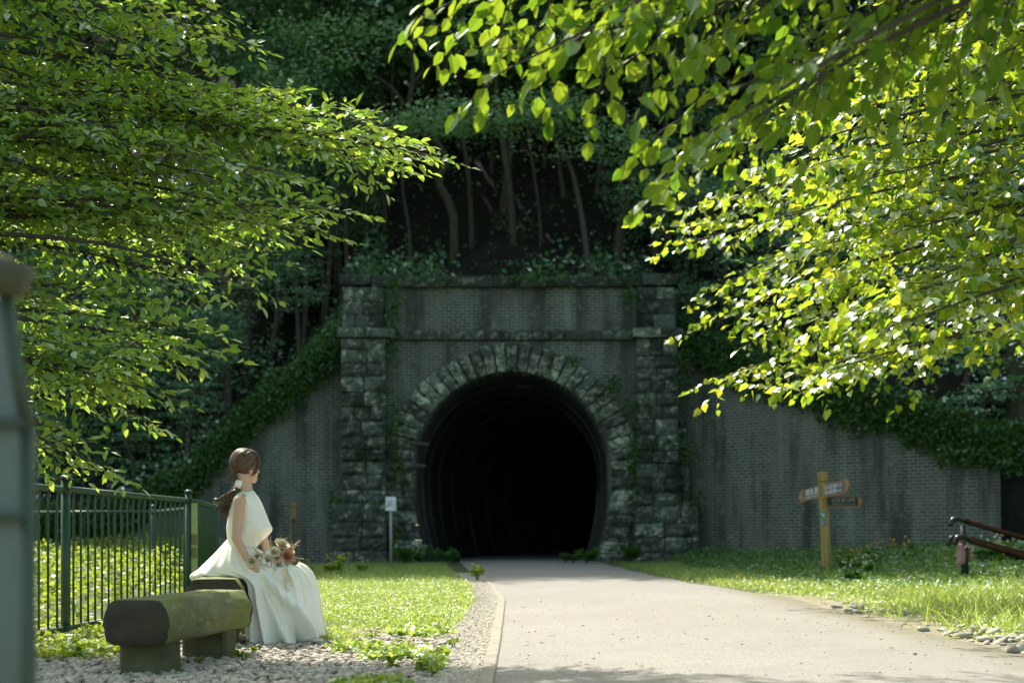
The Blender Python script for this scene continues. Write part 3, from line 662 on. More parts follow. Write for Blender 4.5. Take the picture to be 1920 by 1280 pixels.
# ------------------------------------------------------------------ handrail
YH = 21.0; hx = (1809-960)/F*YH; hr = thing('handrail', 'brown handrail with curled black ends on one dark post at the far right', 'handrail', (hx, YH, 0))
mb = MB(); mb.tube([P(1811, 1095, YH), P(1807, 1010, YH), P(1806, 985, YH)], [.06, .055, .036], 14); mb.build('post', MAT['post_grey'], hr, smooth=True)
def rail(pa, pb, r, hookpts, hy):
    mb = MB(); mb.tube([pa, pb], r, 14); mb.build('rail', MAT['rail_brown'], hr, smooth=True)
    mb = MB(); pts = spline([P(a, b, hy) for a, b in hookpts], 20); mb.tube(pts, [.042]*18+[.036, .026], 12); mb.build('rail_end', MAT['black_metal'], hr, smooth=True)
rail(P(1811, 977, YH), P(2050, 1046, 17.5), .036, [(1813, 978), (1802, 973), (1791, 972), (1784, 978), (1782, 986)], YH)
rail(P(1818, 1012, YH-.25), P(2060, 1086, 17.0), .040, [(1820, 1012), (1808, 1007), (1798, 1006), (1792, 1012), (1791, 1021)], YH-.25)
rail(P(1818, 1011, YH+.35), P(2060, 1074, 17.9), .040, [(1818, 1011), (1800, 1006), (1786, 1007), (1780, 1013), (1778, 1023)], YH+.35)
q_ = P(1990, 1029, 18.6); mb = MB(); mb.tube([(q_[0], q_[1], -.1), (q_[0], q_[1], q_[2])], .045, 12); mb.build('post', MAT['post_grey'], hr, smooth=True)
mb = MB(); mb.tube(spline([P(1806, 1011, YH-.1), P(1815, 1015, YH-.12), P(1813, 1024, YH-.12), P(1808, 1027, YH-.1)], 10), .012, 8); mb.build('bracket', MAT['pole_grey'], hr, smooth=True)
V = []; n_ = 9; m_ = 7
for i in range(m_):
    for j in range(n_): 
        t = i/(m_-1); u = j/(n_-1); w_ = (.035+.055*math.sin(min(1, t*1.15)*math.pi*.8)); V.append(P(1801+3*t, 1018+40*t*(1-.12*abs(u-.3)), YH-.12)+np.array([(u-.5)*w_*1.5, .02*math.sin(u*7+t*2), 0]))
Fq = [(i*n_+j, i*n_+j+1, (i+1)*n_+j+1, (i+1)*n_+j) for i in range(m_-1) for j in range(n_-1)]
tw = thing('pink_cloth', 'pale pink cloth hanging from the dark handrail post', 'cloth', P(1801, 1018, YH-.12))
o = npobj('cloth_fall', V, Fq, MAT['pink'], tw, smooth=True); md = o.modifiers.new('t', 'SOLIDIFY'); md.thickness = .008
o = npobj('cloth_tail', (np.array(V)-V[0])*np.array([.5, 1, .62])+P(1816, 1024, YH+.0), Fq, MAT['pink'], tw, smooth=True); md = o.modifiers.new('t', 'SOLIDIFY'); md.thickness = .008

# ------------------------------------------------------------------ the seated bride
YB = 9.75
def remesh(mb, voxel, smooth_it):
    V = np.concatenate(mb.v); me = bpy.data.meshes.new('tmp'); me.from_pydata([tuple(v) for v in V], [], mb.f); o = bpy.data.objects.new('tmp', me); C.objects.link(o)
    m = o.modifiers.new('r', 'REMESH'); m.mode = 'VOXEL'; m.voxel_size = voxel
    s = o.modifiers.new('s', 'SMOOTH'); s.iterations = smooth_it; s.factor = .6
    dg = bpy.context.evaluated_depsgraph_get(); dg.update(); e = bpy.data.meshes.new_from_object(o.evaluated_get(dg))
    Vo = np.empty(len(e.vertices)*3); e.vertices.foreach_get('co', Vo); Fo = [tuple(p.vertices) for p in e.polygons]
    bpy.data.objects.remove(o); bpy.data.meshes.remove(me); bpy.data.meshes.remove(e); return Vo.reshape(-1, 3), Fo
def caps(m, a, b, ra, rb, n=14, fl=None):
    a = np.array(a); b = np.array(b); d = b-a; L = np.linalg.norm(d); d = d/L; pts = []; rr = []
    for t in (-90, -60, -30, 0): pts.append(a+d*ra*math.sin(R(t))); rr.append(max(ra*math.cos(R(t)), 1e-4))
    for t in (0, 30, 60, 90): pts.append(b+d*rb*math.sin(R(t))); rr.append(max(rb*math.cos(R(t)), 1e-4))
    m.tube(pts, rr, n)
m = MB(); B_ = lambda px, py, dy=0: P(px, py, YB+dy)+np.array([0, 0, 0])
# torso
for (a, ra, b, rb) in (((447,1052,0), .085, (449,1018,0), .072), ((449,1018,0), .072, (457,968,0), .082), ((457,968,0), .082, (459,938,0), .068),
    ((448,1054,-.05), .085, (448,1054,.05), .085), ((459,962,-.05), .078, (459,962,.05), .078), ((456,938,-.10), .050, (458,936,.12), .050), ((457,928,0), .062, (459,910,0), .052)):
    caps(m, B_(*a), B_(*b), ra, rb)
for sgn in (-1, 1): caps(m, B_(474, 962, sgn*.06), B_(470, 975, sgn*.06), .055, .05)
# legs
for sgn in (-1, 1):
    h_ = B_(446, 1056, sgn*.075); k_ = B_(556, 1078, sgn*.10); a_ = B_(560, 1180, sgn*.10); caps(m, h_, k_, .075, .055); caps(m, k_, a_, .055, .036); caps(m, a_+np.array([-.02, 0, -.02]), B_(588, 1198, sgn*.10), .036, .022)
# head
hc = B_(461.5, 874.5, .01); f = nrm(np.array([.76, .65, -.03])); s_ = nrm(np.cross(f, [0, 0, 1])); u_ = np.cross(s_, f); HR = np.stack([f, s_, u_], 1)
H = lambda a, b, c: hc+HR @ (np.array([a, b, c])*.93)
m.ball(H(-.008, 0, .022), (.093, .074, .09), 20, 14, HR); m.ball(H(.03, 0, -.02), (.058, .060, .075), 18, 12, HR)
caps(m, H(.02, -.03, -.06), H(.068, 0, -.098), .036, .020); caps(m, H(.02, .03, -.06), H(.068, 0, -.098), .036, .020); caps(m, H(.035, 0, -.05), H(.07, 0, -.085), .04, .024)
for sg in (-1, 1):
    caps(m, H(.062, sg*.030, -.028), H(.052, sg*.036, -.05), .026, .022); m.ball(H(-.002, sg*.073, -.022), (.017, .009, .030), 10, 8, HR @ rotz(.35*sg)); caps(m, H(.078, sg*.014, .018), H(.068, sg*.042, .012), .014, .012)
caps(m, H(.086, 0, .005), H(.104, 0, -.028), .009, .011); m.ball(H(.095, 0, -.032), (.012, .016, .008), 10, 7, HR)
caps(m, H(.083, -.012, -.058), H(.083, .012, -.058), .0085, .0085); caps(m, H(.081, -.010, -.068), H(.081, .010, -.068), .009, .009)
caps(m, H(-.025, 0, -.05), B_(458, 922, 0), .050, .052)
# arms
def arm(sh, el, wr, dy_sign, kn, fdir, side, curl):
    caps(m, sh, el, .043, .033); caps(m, el, wr, .034, .022); wr = np.array(wr); kn = np.array(kn)
    caps(m, wr, kn, .024, .022); nn_ = nrm(np.cross(nrm(kn-wr), side)); fd = nrm(fdir)
    for k, (o_, L, r) in enumerate(((-.030, .060, .0085), (-.010, .070, .009), (.010, .066, .0088), (.029, .052, .0078))):
        b0 = kn+side*o_-fd*.012; caps(m, wr+side*o_*.6, b0, .017, .012); p = b0; d0 = nrm(fd+side*o_*3)
        for q, seg in enumerate((.42, .33, .25)):
            p2 = p+d0*L*seg; caps(m, p, p2, r*(1-.1*q), r*(1-.1*(q+1)), 8); p = p2; d0 = nrm(d0+curl*.38)
    t0 = wr+(kn-wr)*.25-side*.022; t1 = t0-side*.028+fd*.022; caps(m, t0, t1, .012, .0105, 8); caps(m, t1, t1+nrm(fd*1.0+curl*.25)*.03, .0105, .0085, 8)
arm(B_(449, 940, -.155), B_(443, 1008, -.215), B_(468, 1058, -.20), -1, B_(482, 1069, -.205), nrm(B_(503, 1081, -.205)-B_(482, 1069, -.205)), nrm(np.array([-.42, -.75, .50])), np.array([.1, .3, -.9]))
arm(B_(462, 938, .165), B_(492, 1000, .20), B_(503, 1040, .08), 1, B_(506, 1052, .045), nrm(np.array([.2, -.85, -.4])), nrm(np.array([.8, .1, .5])), np.array([-.6, 0, -.5]))
VB, FB = remesh(m, .0055, 5)
person = npobj('person', VB, FB, MAT['skin'], smooth=True, loc=B_(440, 1060, 0)*np.array([1, 1, 0]))
tag(person, 'person in white wedding dress seated on a log bench, looking toward the tunnel', 'person')
# skirt
LN = {}
def ln(u, pts): LN[u] = [B_(*p) for p in pts]
ln(0.0, [(474,1024,0),(500,1042,0),(530,1050,0),(556,1057,0),(573,1074,0),(584,1110,0),(588,1152,0),(592,1190,0)])
ln(0.6, [(473,1025,-.05),(502,1044,-.09),(532,1053,-.12),(555,1061,-.14),(571,1080,-.15),(582,1118,-.17),(584,1158,-.18),(590,1193,-.19)])
ln(1.3, [(466,1026,-.10),(492,1050,-.16),(522,1062,-.20),(546,1074,-.22),(558,1100,-.23),(567,1132,-.24),(571,1168,-.26),(575,1200,-.27)])
ln(2.0, [(454,1022,-.125),(474,1054,-.18),(498,1074,-.22),(516,1092,-.24),(526,1120,-.25),(534,1150,-.27),(540,1180,-.29),(545,1208,-.31)])
ln(2.6, [(444,1016,-.12),(452,1048,-.18),(466,1070,-.22),(482,1084,-.24),(494,1112,-.25),(502,1146,-.27),(508,1180,-.29),(511,1208,-.30)])
ln(3.1, [(436,1011,-.10),(430,1042,-.16),(428,1064,-.20),(440,1077,-.22),(466,1088,-.23),(476,1122,-.23),(482,1166,-.25),(486,1206,-.27)])
ln(3.6, [(431,1008,-.05),(410,1040,-.10),(392,1064,-.15),(388,1079,-.17),(436,1083,-.17),(473,1100,-.16),(471,1150,-.16),(476,1205,-.16)])
ln(4.2, [(429,1007,0),(402,1038,0),(375,1066,0),(362,1083,0),(420,1086,0),(472,1102,0),(470,1150,0),(476,1205,0)])
us = np.array(sorted(LN)); NU, NVv = 150, 60
L3 = np.stack([spline(LN[u], NVv) for u in us])            # lines x v x 3
half = []
uu = np.linspace(0, 4.2, NU)
def uspl(u):
    i = min(max(np.searchsorted(us, u)-1, 0), len(us)-2); t = (u-us[i])/(us[i+1]-us[i])
    a = L3[max(i-1, 0)]; b = L3[i]; c = L3[i+1]; d = L3[min(i+2, len(us)-1)]
    if i == 0: a = L3[1]*np.array([1, -1, 1])+np.array([0, 2*YB, 0])
    if i == len(us)-2: d = L3[-2]*np.array([1, -1, 1])+np.array([0, 2*YB, 0])
    return .5*((2*b)+(c-a)*t+(2*a-5*b+4*c-d)*t*t+(3*b-a-3*c+d)*t**3)
near = np.stack([uspl(u) for u in uu]); far = near.copy(); far[..., 1] = 2*YB-far[..., 1]
ring = np.concatenate([near, far[::-1][1:-1]]); M_ = len(ring)
vv = np.linspace(0, 1, NVv)
du = np.roll(ring, -1, 0)-np.roll(ring, 1, 0); dv = np.gradient(ring, axis=1); nn = nrm(np.cross(du, dv)); cen = ring.mean(axis=0, keepdims=True)
sgn = np.sign((nn*(ring-cen)).sum(-1).mean()); nn = nn*sgn
up_ = np.concatenate([uu, uu[::-1][1:-1]*-1+8.4])
U = up_[:, None]; Vv = vv[None, :]
def ridge(c, w_): return np.exp(-((U-c)/w_)**2)
amp = .012*np.clip(Vv*3, 0, 1)+.12*np.clip(Vv-.3, 0, 1)
fold = .9*ridge(.62+.75*(1-Vv)*0, .10)*np.clip(Vv*2-.7, 0, 1)-.8*ridge(1.0+.3*(1-Vv), .18)*np.clip(Vv*2-.6, 0, 1)
fold += 1.5*ridge(1.15+1.9*(1-Vv)**1.3, .20)*np.clip(Vv*2.2-.6, 0, 1)-1.3*ridge(1.62+1.7*(1-Vv)**1.3, .2)*np.clip(Vv*2.2-.6, 0, 1)
fold += .9*ridge(2.1+.9*(1-Vv), .15)*np.clip(Vv*2-.4, 0, 1)-.7*ridge(2.4+.7*(1-Vv), .15)*np.clip(Vv*2-.4, 0, 1)
fold += .8*ridge(2.72+.3*(1-Vv), .12)-.6*ridge(2.95+.2*(1-Vv), .10)+.7*ridge(3.15, .10)-.5*ridge(3.35, .1)
fold += .35*np.sin(U*9+Vv*4)*(1-.3*Vv)+.45*np.sin(U*23+np.sin(Vv*5)*1.5)*np.clip(1-Vv*1.2, .10, 1)+.3*np.sin(U*6.5+2.2*Vv)
ring = ring+nn*(amp*fold)[..., None]
ring[..., 2] = np.maximum(ring[..., 2], .012)
pbx = ring[..., 0]
a = np.arange(M_); Fq = []
for j in range(NVv-1): Fq.append(np.stack([a*NVv+j, ((a+1) % M_)*NVv+j, ((a+1) % M_)*NVv+j+1, a*NVv+j+1], 1))
sk = npobj('skirt', ring.reshape(-1, 3), [np.concatenate(Fq)], MAT['dress'], person, smooth=True); md = sk.modifiers.new('t', 'SOLIDIFY'); md.thickness = .004
# bodice
rows = [(919,449,473,.060,.0),(922,445,476,.092,.0),(927,441,479,.130,.0),(935,438,484,.150,.0),(947,435,490,.138,.01),(960,432,496,.142,.01),(975,430,503,.150,.01),(986,429,508.5,.155,.01),(992,429,510,.155,.01),(998,428.5,506,.153,.01),(1008,428,494,.146,.0),(1018,428.5,483,.140,.0),(1030,430,474,.132,.0)]
V = []; NB = 64
for (py, xl, xr, hy, _) in rows:
    zl = P(0, py, YB)[2]; A = B_(xl, py)[0]; Bx = B_(xr, py)[0]; cx = (A+Bx)/2; rx = (Bx-A)/2
    for q in range(NB):
        t = 2*math.pi*q/NB; c, s2 = math.cos(t), math.sin(t); pointy = max(0, c)**2; k = 1
        if 960 <= py <= 1012: hy2 = hy*(1-.25*pointy)
        else: hy2 = hy
        bow = -.018*max(0, -s2)*(1 if py < 930 else 0)
        V.append((cx+rx*(abs(c)**.9)*math.copysign(1, c), YB+hy2*s2*(1+.0), zl+.02*(1-abs(s2))*(.0)-(.012*abs(s2) if py < 936 else 0)+.0035*math.sin(t*7+py*.12)*(1 if 940 < py < 1020 else 0)))
V = np.array(V); G = V.reshape(len(rows), NB, 3); G2 = np.stack([spline(G[:, q], 54) for q in range(NB)], 1)
t = np.linspace(0, 2*np.pi, NB, endpoint=False)[None]; h_ = np.linspace(0, 1, 54)[:, None]
dsp = .006*np.sin(3*t+7*h_)*np.clip(h_*2, 0, 1)+.005*np.sin(6*t-9*h_)*np.clip(h_*1.6-.4, 0, 1); cc = G2.mean(1, keepdims=True); G2 = G2+nrm((G2-cc)*np.array([1, 1, 0]))*dsp[..., None]
Fq = [(i*NB+q, i*NB+(q+1) % NB, (i+1)*NB+(q+1) % NB, (i+1)*NB+q) for i in range(53) for q in range(NB)]
bo = npobj('bodice', G2.reshape(-1, 3), Fq, MAT['dress'], person, smooth=True); md = bo.modifiers.new('t', 'SOLIDIFY'); md.thickness = .004
# shoes
for sg in (-1, 1):
    mb = MB(); mb.ball(B_(583, 1200, sg*.10+(-.09 if sg < 0 else 0)), (.085, .036, .026), 16, 10); mb.build('shoe', MAT['dress'] , person, smooth=True)
# hair
mb = MB(); cap_c = H(-.014, 0, .026)
def onell(a, b, c, k=1.0): d_ = np.array([a, b, c], float); d_ = d_/np.linalg.norm(d_); return cap_c+HR @ (d_*np.array([.0935, .080, .0935])*k)
CV = []; nA, nB = 26, 40
for i in range(nA):
    for j in range(nB):
        th = math.pi*i/(nA-1); ph = 2*math.pi*j/nB; d_ = np.array([math.sin(th)*math.cos(ph), math.sin(th)*math.sin(ph), math.cos(th)]); CV.append((d_, onell(*d_)))
idx = lambda i, j: i*nB+j % nB; Fc = []
for i in range(nA-1):
    for j in range(nB):
        c = CV[idx(i, j)][0]
        if (c[0] > .35+.5*max(0, c[2]) and c[2] < .72) or (c[2] < -.42 and c[0] > -.15) or c[2] < -.86 or (c[0] > .12 and c[2] < -.05): continue
        Fc.append((idx(i, j), idx(i, j+1), idx(i+1, j+1), idx(i+1, j)))
mb.add(np.array([c[1] for c in CV]), Fc)
tie = H(-.088, .0, -.088)
def strand(p_dir, lift=1.03, r=.006):
    d0 = nrm(np.array(p_dir)); d1 = nrm(np.array([-.80, rng.normal()*.10, -.72+rng.normal()*.04])); om = math.acos(np.clip(np.dot(d0, d1), -1, 1)); pts = []
    for t in np.linspace(0, 1, 12):
        q = (math.sin((1-t)*om)*d0+math.sin(t*om)*d1)/math.sin(om); pts.append(onell(*q, lift*(1+.05*math.sin(math.pi*t))*(1-.16*t**5)))
    pts.append(tie+rng.normal(size=3)*.004); mb.tube(pts, np.concatenate([[.003], np.full(10, r), [r*.8, r*.5]]), 5, False)
for k in range(260):
    ph = rng.uniform(-1, 1)*2.0; el = rng.uniform(-.2, 1.3)
    if abs(ph) < .9: el = rng.uniform(.62, 1.35)
    dd = (math.cos(el)*math.cos(ph), math.cos(el)*math.sin(ph), math.sin(el)); strand(dd, 1.0+rng.random()*.05, rng.uniform(.003, .0065))
for k in range(26):      # fringe swept in front of the ear down the cheek
    b = rng.uniform(.045, .075); a0 = rng.uniform(.03, .05)
    pts = spline([H(a0-.05, b*.35, .128), H(a0-.005, b*.9, .105), H(a0+.022, b*1.06, .05), H(a0+.012, b*1.12, -.005), H(a0-.008, b*1.06, -.045), H(a0-.030, b*1.0, -.07+rng.normal()*.01)], 12)
    mb.tube(pts, np.linspace(.0045, .001, 12), 4, False)
for k in range(90):      # ponytail
    w1, w2 = rng.normal(size=2)*.013; ph = rng.random()*6.28; L = rng.uniform(.75, 1.1)
    p0 = tie+rng.normal(size=3)*.007; ctrl = [p0, B_(446, 912, -.064)+rng.normal(size=3)*.006, B_(439+w1*320, 923, w2-.07)+rng.normal(size=3)*.012, B_(429+w1*560, 937, w2*1.5-.07)+rng.normal(size=3)*.013, B_(422+w1*650, 938+14*L, w2-.06)+rng.normal(size=3)*.014, B_(423+w1*350, 940+26*L, w2-.05)+rng.normal(size=3)*.014]
    pts = spline(ctrl, 20); pts[:, 0] += .006*np.sin(np.linspace(0, 9, 20)+ph)*np.linspace(0, 1, 20); mb.tube(pts, np.linspace(.006, .0012, 20), 4, False)
for k in range(26):
    p0 = H(-.10+rng.normal()*.01, rng.normal()*.03, -.03+rng.normal()*.02); mb.tube(spline([p0, p0+np.array([-.02, 0, -.02])+rng.normal(size=3)*.008, p0+np.array([-.03, 0, -.055])+rng.normal(size=3)*.014], 7), .0011, 3, False)
mb.build('hair', MAT['hair'], person, smooth=True)
mb = MB(); mb.tube([B_(449, 900, -.062), B_(447.5, 905, -.064), B_(444.5, 914, -.066)], [.021, .025, .023], 14); mb.build('hair_ribbon', MAT['dress'], person, smooth=True)
for sg in (-1, 1): mb = MB(); mb.ball(H(.080, sg*.028, -.002), .0098, 12, 8); mb.build('eye', MAT['white_paint'], person, smooth=True)

# ------------------------------------------------------------------ bouquet
bc = B_(512, 1042, -.13); bq = thing('bouquet', 'bouquet of dried cream and terracotta flowers held on the lap', 'bouquet', bc)
col = lambda n, c, c2=None: simple(n, c, c2 or tuple(v*.75 for v in c), 40, .85, .2, .003)
FC = {'cream': col('cream_petal', (.85,.74,.52)), 'ivory': col('ivory_bloom', (.88,.86,.78)), 'terra': col('terracotta_petal', (.62,.30,.19)), 'peach': col('peach_petal', (.80,.56,.36)), 'dry': col('dried_stem', (.42,.35,.20)), 'olive': col('olive_leaf', (.16,.18,.05)), 'tan': col('tan_plume', (.75,.64,.46))}
def rosette(c, r, mat, nr=4, name='flower'):
    ax_ = nrm((c-bc)*np.array([1, 1, 1])+np.array([.02, -.08, .06])); s1 = nrm(np.cross(ax_, [.3, .1, 1])); s2 = np.cross(ax_, s1); mm = MB()
    for k in range(nr):
        nP = 5+2*k; rr = r*(k+1)/nr
        for q in range(nP):
            a = 2*math.pi*(q+.5*k)/nP+random.random()*.3; o_ = s1*math.cos(a)+s2*math.sin(a); tg = np.cross(ax_, o_); op = (k+.5)/nr
            V = []
            for i in range(4):
                for j in range(4):
                    u, v = i/3, j/3-.5; h = rr*(.2+.8*u*op)+random.uniform(-1, 1)*r*.04; V.append(c+o_*h+ax_*(r*.75*u*(1-.75*op)+r*.10*(abs(v)*2)**2*u+random.uniform(-1, 1)*r*.05)+tg*v*rr*1.25*(math.sin(min(1, u+.25)*2.2)))
            mm.add(V, [(i*4+j, i*4+j+1, (i+1)*4+j+1, (i+1)*4+j) for i in range(3) for j in range(3)])
    mm.build(name, mat, bq, smooth=True)
for (px, py, dy, r, mt) in ((528,1022,-.14,.042,'cream'),(540,1030,-.10,.036,'peach'),(538,1043,-.17,.040,'terra'),(522,1058,-.19,.036,'ivory'),(534,1059,-.16,.034,'ivory'),(515,1035,-.19,.032,'cream'),(473,1052,-.235,.034,'cream'),(545,1052,-.12,.026,'terra'),(502,1050,-.20,.030,'cream'),(519,1046,-.20,.026,'peach')):
    rosette(B_(px, py, dy), r*1.3, FC[mt], 5)
for (px, py, dy, r) in ((503,1036,-.21,.019),(494,1053,-.22,.021),(504,1057,-.215,.017),(512,1028,-.18,.013)):
    mb = MB(); mb.ball(B_(px, py, dy), r, 14, 10); mb.build('seed_head', FC['ivory'], bq, smooth=True)
for (px, py, dy, dx, dz, mt, nst) in ((488,1040,-.18,-.05,.055,'dry',34),(494,1030,-.16,-.02,.09,'dry',34),(508,1024,-.14,.0,.075,'tan',22),(482,1050,-.22,-.075,.0,'tan',34),(545,1026,-.10,.07,.05,'tan',22),(552,1045,-.10,.07,-.01,'dry',14),(515,1064,-.2,.0,-.05,'tan',20)):
    mb = MB(); o0 = B_(px, py, dy); D = nrm(np.array([dx, -.02, dz])); Ld = math.hypot(dx, dz)
    mb.tube([o0-D*.06, o0+D*Ld], .0018, 4)
    for k in range(nst): t = k/nst; q = o0+D*Ld*(t-.4); v = nrm(rdir(1)[0]+D*.8); mb.tube([q, q+v*.018, q+v*.034+D*.006], [.0013, .001, .0006], 3, False)
    mb.build('dried_plume', FC[mt], bq)
for q_ in [B_(px, py, dy) for px, py, dy in ((520,1018,-.1),(526,1013,-.1),(514,1017,-.12),(509,1022,-.15),(551,1058,-.14),(548,1062,-.12),(476,1046,-.2),(527,1050,-.2),(530,1012,-.08))]: leafobj('leaf', [leaves(np.array([q_]), rdir(1, .4), rdir(1), .045, T_OVAL, 1.3)], FC['olive'], bq)
mb = MB(); 
for k in range(14): a = rng.normal(size=3)*.012; mb.tube([bc+a*1.5, B_(498, 1064, -.14)+a, B_(488, 1072, -.12)+a*1.6], .0022, 5)
mb.build('stems', FC['dry'], bq)
V = []; 
for i in range(12):
    t = i/11; 
    for j in range(5): u = j/4-.5; V.append(B_(533+6*t+2*math.sin(t*6), 1062+46*t, -.235-.02*t)+np.array([u*.034, .008*math.sin(u*6+t*5), 0]))
npobj('ribbon', V, [(i*5+j, i*5+j+1, (i+1)*5+j+1, (i+1)*5+j) for i in range(11) for j in range(4)], FC['cream'], bq, smooth=True)

# ------------------------------------------------------------------ foreground trees
def spray_tree(name, label, trunk_pts, trunk_r, limbs, leafL, tmpl, matleaf, matbark, tstart=.3, latlen=.7, step=.13, twstep=.085, twlen=.20, lstep=.042, hang=.15, nz=.35, roll=.5, droop=.12, group=None, wid=1.0):
    trunk_pts = np.array(trunk_pts, float); root = thing(name, label, 'tree', (*trunk_pts[0][:2], 0), group)
    mb = MB(); tp = spline(trunk_pts, 16); mb.tube(tp, np.linspace(trunk_r, trunk_r*.55, 16), 14); mb.build('trunk', matbark, root, smooth=True)
    lb = MB(); LC = []; LD = []; LNn = []; UP = np.array([0, 0, 1.])
    for (p0, p1, r0, bow) in limbs:
        p0 = np.array(p0, float); p1 = np.array(p1, float); mid = (p0+p1)/2+UP*bow+rng.normal(size=3)*.08
        pts = spline([p0, p0*.45+mid*.55+UP*bow*.2, mid*.5+p1*.5+UP*bow*.35, p1], 24); L = np.linalg.norm(np.diff(pts, axis=0), axis=1).sum()
        lb.tube(pts, np.linspace(r0, .004, 24)**1.0, 7, False)
        nl = int(L*(1-tstart)/step); ra = rng.normal()*roll
        for k in range(nl+1):
            t = tstart+(1-tstart)*k/nl; fi = t*23; i = min(int(fi), 22); q = pts[i]+(pts[i+1]-pts[i])*(fi-i); d = nrm(pts[i+1]-pts[i])
            side = nrm(np.cross(d, UP)); vert = np.cross(side, d); rr = ra+rng.normal()*.35; side = side*math.cos(rr)+vert*math.sin(rr); sg = 1 if k % 2 else -1
            Ll = latlen*(1-.72*((t-tstart)/(1-tstart))**1.2)*rng.uniform(.7, 1.15)
            if k == nl: ld = d; Ll = latlen*.35
            else: ld = nrm(d*rng.uniform(.6, 1.0)+side*sg*.85)
            lp = [q+ld*Ll*v-UP*droop*Ll*v*v for v in np.linspace(0, 1, 6)]; lp = np.array(lp); lb.tube(lp, np.linspace(.005, .0015, 6), 4, False)
            ntw = max(2, int(Ll/twstep))
            for j in range(ntw+1):
                v = (j+.6)/(ntw+.6); v = min(v, 1); b0 = q+ld*Ll*v-UP*droop*Ll*v*v; s2 = nrm(np.cross(ld, UP)); rr2 = rr+rng.normal()*.3; s2 = s2*math.cos(rr2)+np.cross(s2, ld)*math.sin(rr2); sg2 = 1 if j % 2 else -1
                td = ld if j == ntw else nrm(ld*.75+s2*sg2*.75); tl = twlen*rng.uniform(.6, 1.15)*(1-.4*v); tdr = droop*1.4
                e = b0+td*tl-UP*tdr*tl; lb.tube([b0, (b0+e)/2+UP*.005, e], [.0016, .0013, .0008], 3, False)
                nlf = max(2, int(tl/lstep)); s3 = nrm(np.cross(td, UP)+rng.normal(size=3)*.15)
                for w_ in range(nlf+1):
                    x_ = (w_+.5)/(nlf+.5); x_ = min(x_, 1); c = b0+(e-b0)*x_; s_g = 1 if w_ % 2 else -1
                    dd = td*.65+s3*s_g*.8-UP*hang if w_ < nlf else td-UP*hang; LC.append(c+rng.normal(size=3)*.004); LD.append(dd+rng.normal(size=3)*.24); LNn.append(UP+rng.normal(size=3)*nz)
    lb.build('branches', matbark, root)
    LC = np.array(LC); sz = leafL*rng.uniform(.5, 1.2, len(LC))
    print(name, 'leaves', len(LC)); leafobj('foliage', [leaves(LC, np.array(LD), np.array(LNn), sz, tmpl, wid)], matleaf, root); return root
tx, ty = -6.2, 9.3
TL = [(790,288,9.7,3.2),(700,300,9.9,3.1),(735,270,9.9,3.15),(612,392,9.4,2.9),(575,430,9.6,2.85),(520,400,9.9,2.8),(620,255,10.0,3.4),(545,330,9.5,3.0),(440,528,9.3,2.6),(470,470,9.7,2.6),(370,652,9.3,2.4),(330,610,9.6,2.3),(268,652,8.9,2.0),(272,728,9.1,2.0),(245,770,9.4,1.9),(180,868,9.2,1.7),(130,810,9.4,1.6),(190,690,9.7,1.9),(250,560,9.5,2.2),(330,520,9.9,2.5),(430,70,9.5,4.2),(400,20,9.8,4.4),(340,130,9.6,4.0),(470,200,10.1,3.8),(520,250,9.8,3.6),(300,260,9.4,3.6),(200,60,9.4,4.2),(250,-60,9.7,4.6),(160,180,9.7,3.9),(390,330,9.8,3.4),(280,400,9.5,3.1),(160,430,9.8,3.0),(120,330,9.5,3.4),(460,390,10.0,3.1),(400,160,9.9,4.0),(100,560,9.8,2.5),(60,-20,9.3,4.4)]
TL += [(a_, b_, Y_, z_) for a_, b_, Y_, z_ in ((60,-330,11,5),(330,-260,11.2,5),(520,-230,11.0,5),(600,-300,11.5,5),(300,-450,12,5.5),(450,-480,12,5.5),(400,-140,10.8,4.8),(650,-180,11.2,5),(20,-180,10.4,5))]  # upper limbs out of view, added to shade the foliage below
TL += [(a_-rng.uniform(30,110), b_+rng.uniform(-50,50), Y_+rng.uniform(.1,.7), z_+.1) for a_, b_, Y_, z_ in TL[:38:6]]
TL = [(a_, b_, Y_-.38, z_) for a_, b_, Y_, z_ in TL]+[(330,-60,11.1,4.9),(200,-90,11.0,4.9),(100,-120,11.3,5.0),(430,-110,11.4,5.0),(260,-150,11.2,5.1),(480,-60,10.9,4.8)]  # appended limbs are out of view, added to shade the near gravel
limbs = [((tx+.05*k % .3, ty, z0), P(a, b, Y), .035, .18+.1*math.sin(k)) for k, (a, b, Y, z0) in enumerate(TL)]
spray_tree('broadleaf_tree', 'bright green broadleaf tree spreading in from the left over the fence', [(tx, ty, -.1), (tx+.1, ty, 2), (tx-.05, ty+.1, 5.5)], .16, limbs, .083, T_OVAL, MAT['leaf_left'], MAT['bark'], tstart=.42, latlen=.62, step=.115, lstep=.034, twlen=.19, nz=.4, roll=.35, wid=.95)
tx, ty = 7.4, 12.5
TR = [(1475,215,11,4.4),(1420,328,11.4,4.0),(1500,270,10.6,4.2),(1560,300,10.4,4.0),(1600,420,10,3.4),(1650,560,9.6,2.9),(1700,600,9.2,2.7),(1560,510,10.2,3.1),(1500,470,10.8,3.3),(1480,400,11,3.6),(1620,200,10.8,4.3),(1700,120,11,4.7),(1780,60,11,5),(1560,120,11.5,4.8),(1650,330,10.2,3.8),(1760,300,10.5,4.0),(1850,200,11,4.3),(1800,450,10.2,3.3),(1880,400,10.6,3.6),(1750,520,9.8,3.0),(1850,540,10,3.0),(1700,430,10,3.4),(1900,80,11.5,4.8),(1830,340,10.8,3.8),(1600,60,11.8,5.0)]
limbs = [((tx, ty, z0+.5), P(a, b, Y), .04, .15) for a, b, Y, z0 in TR]
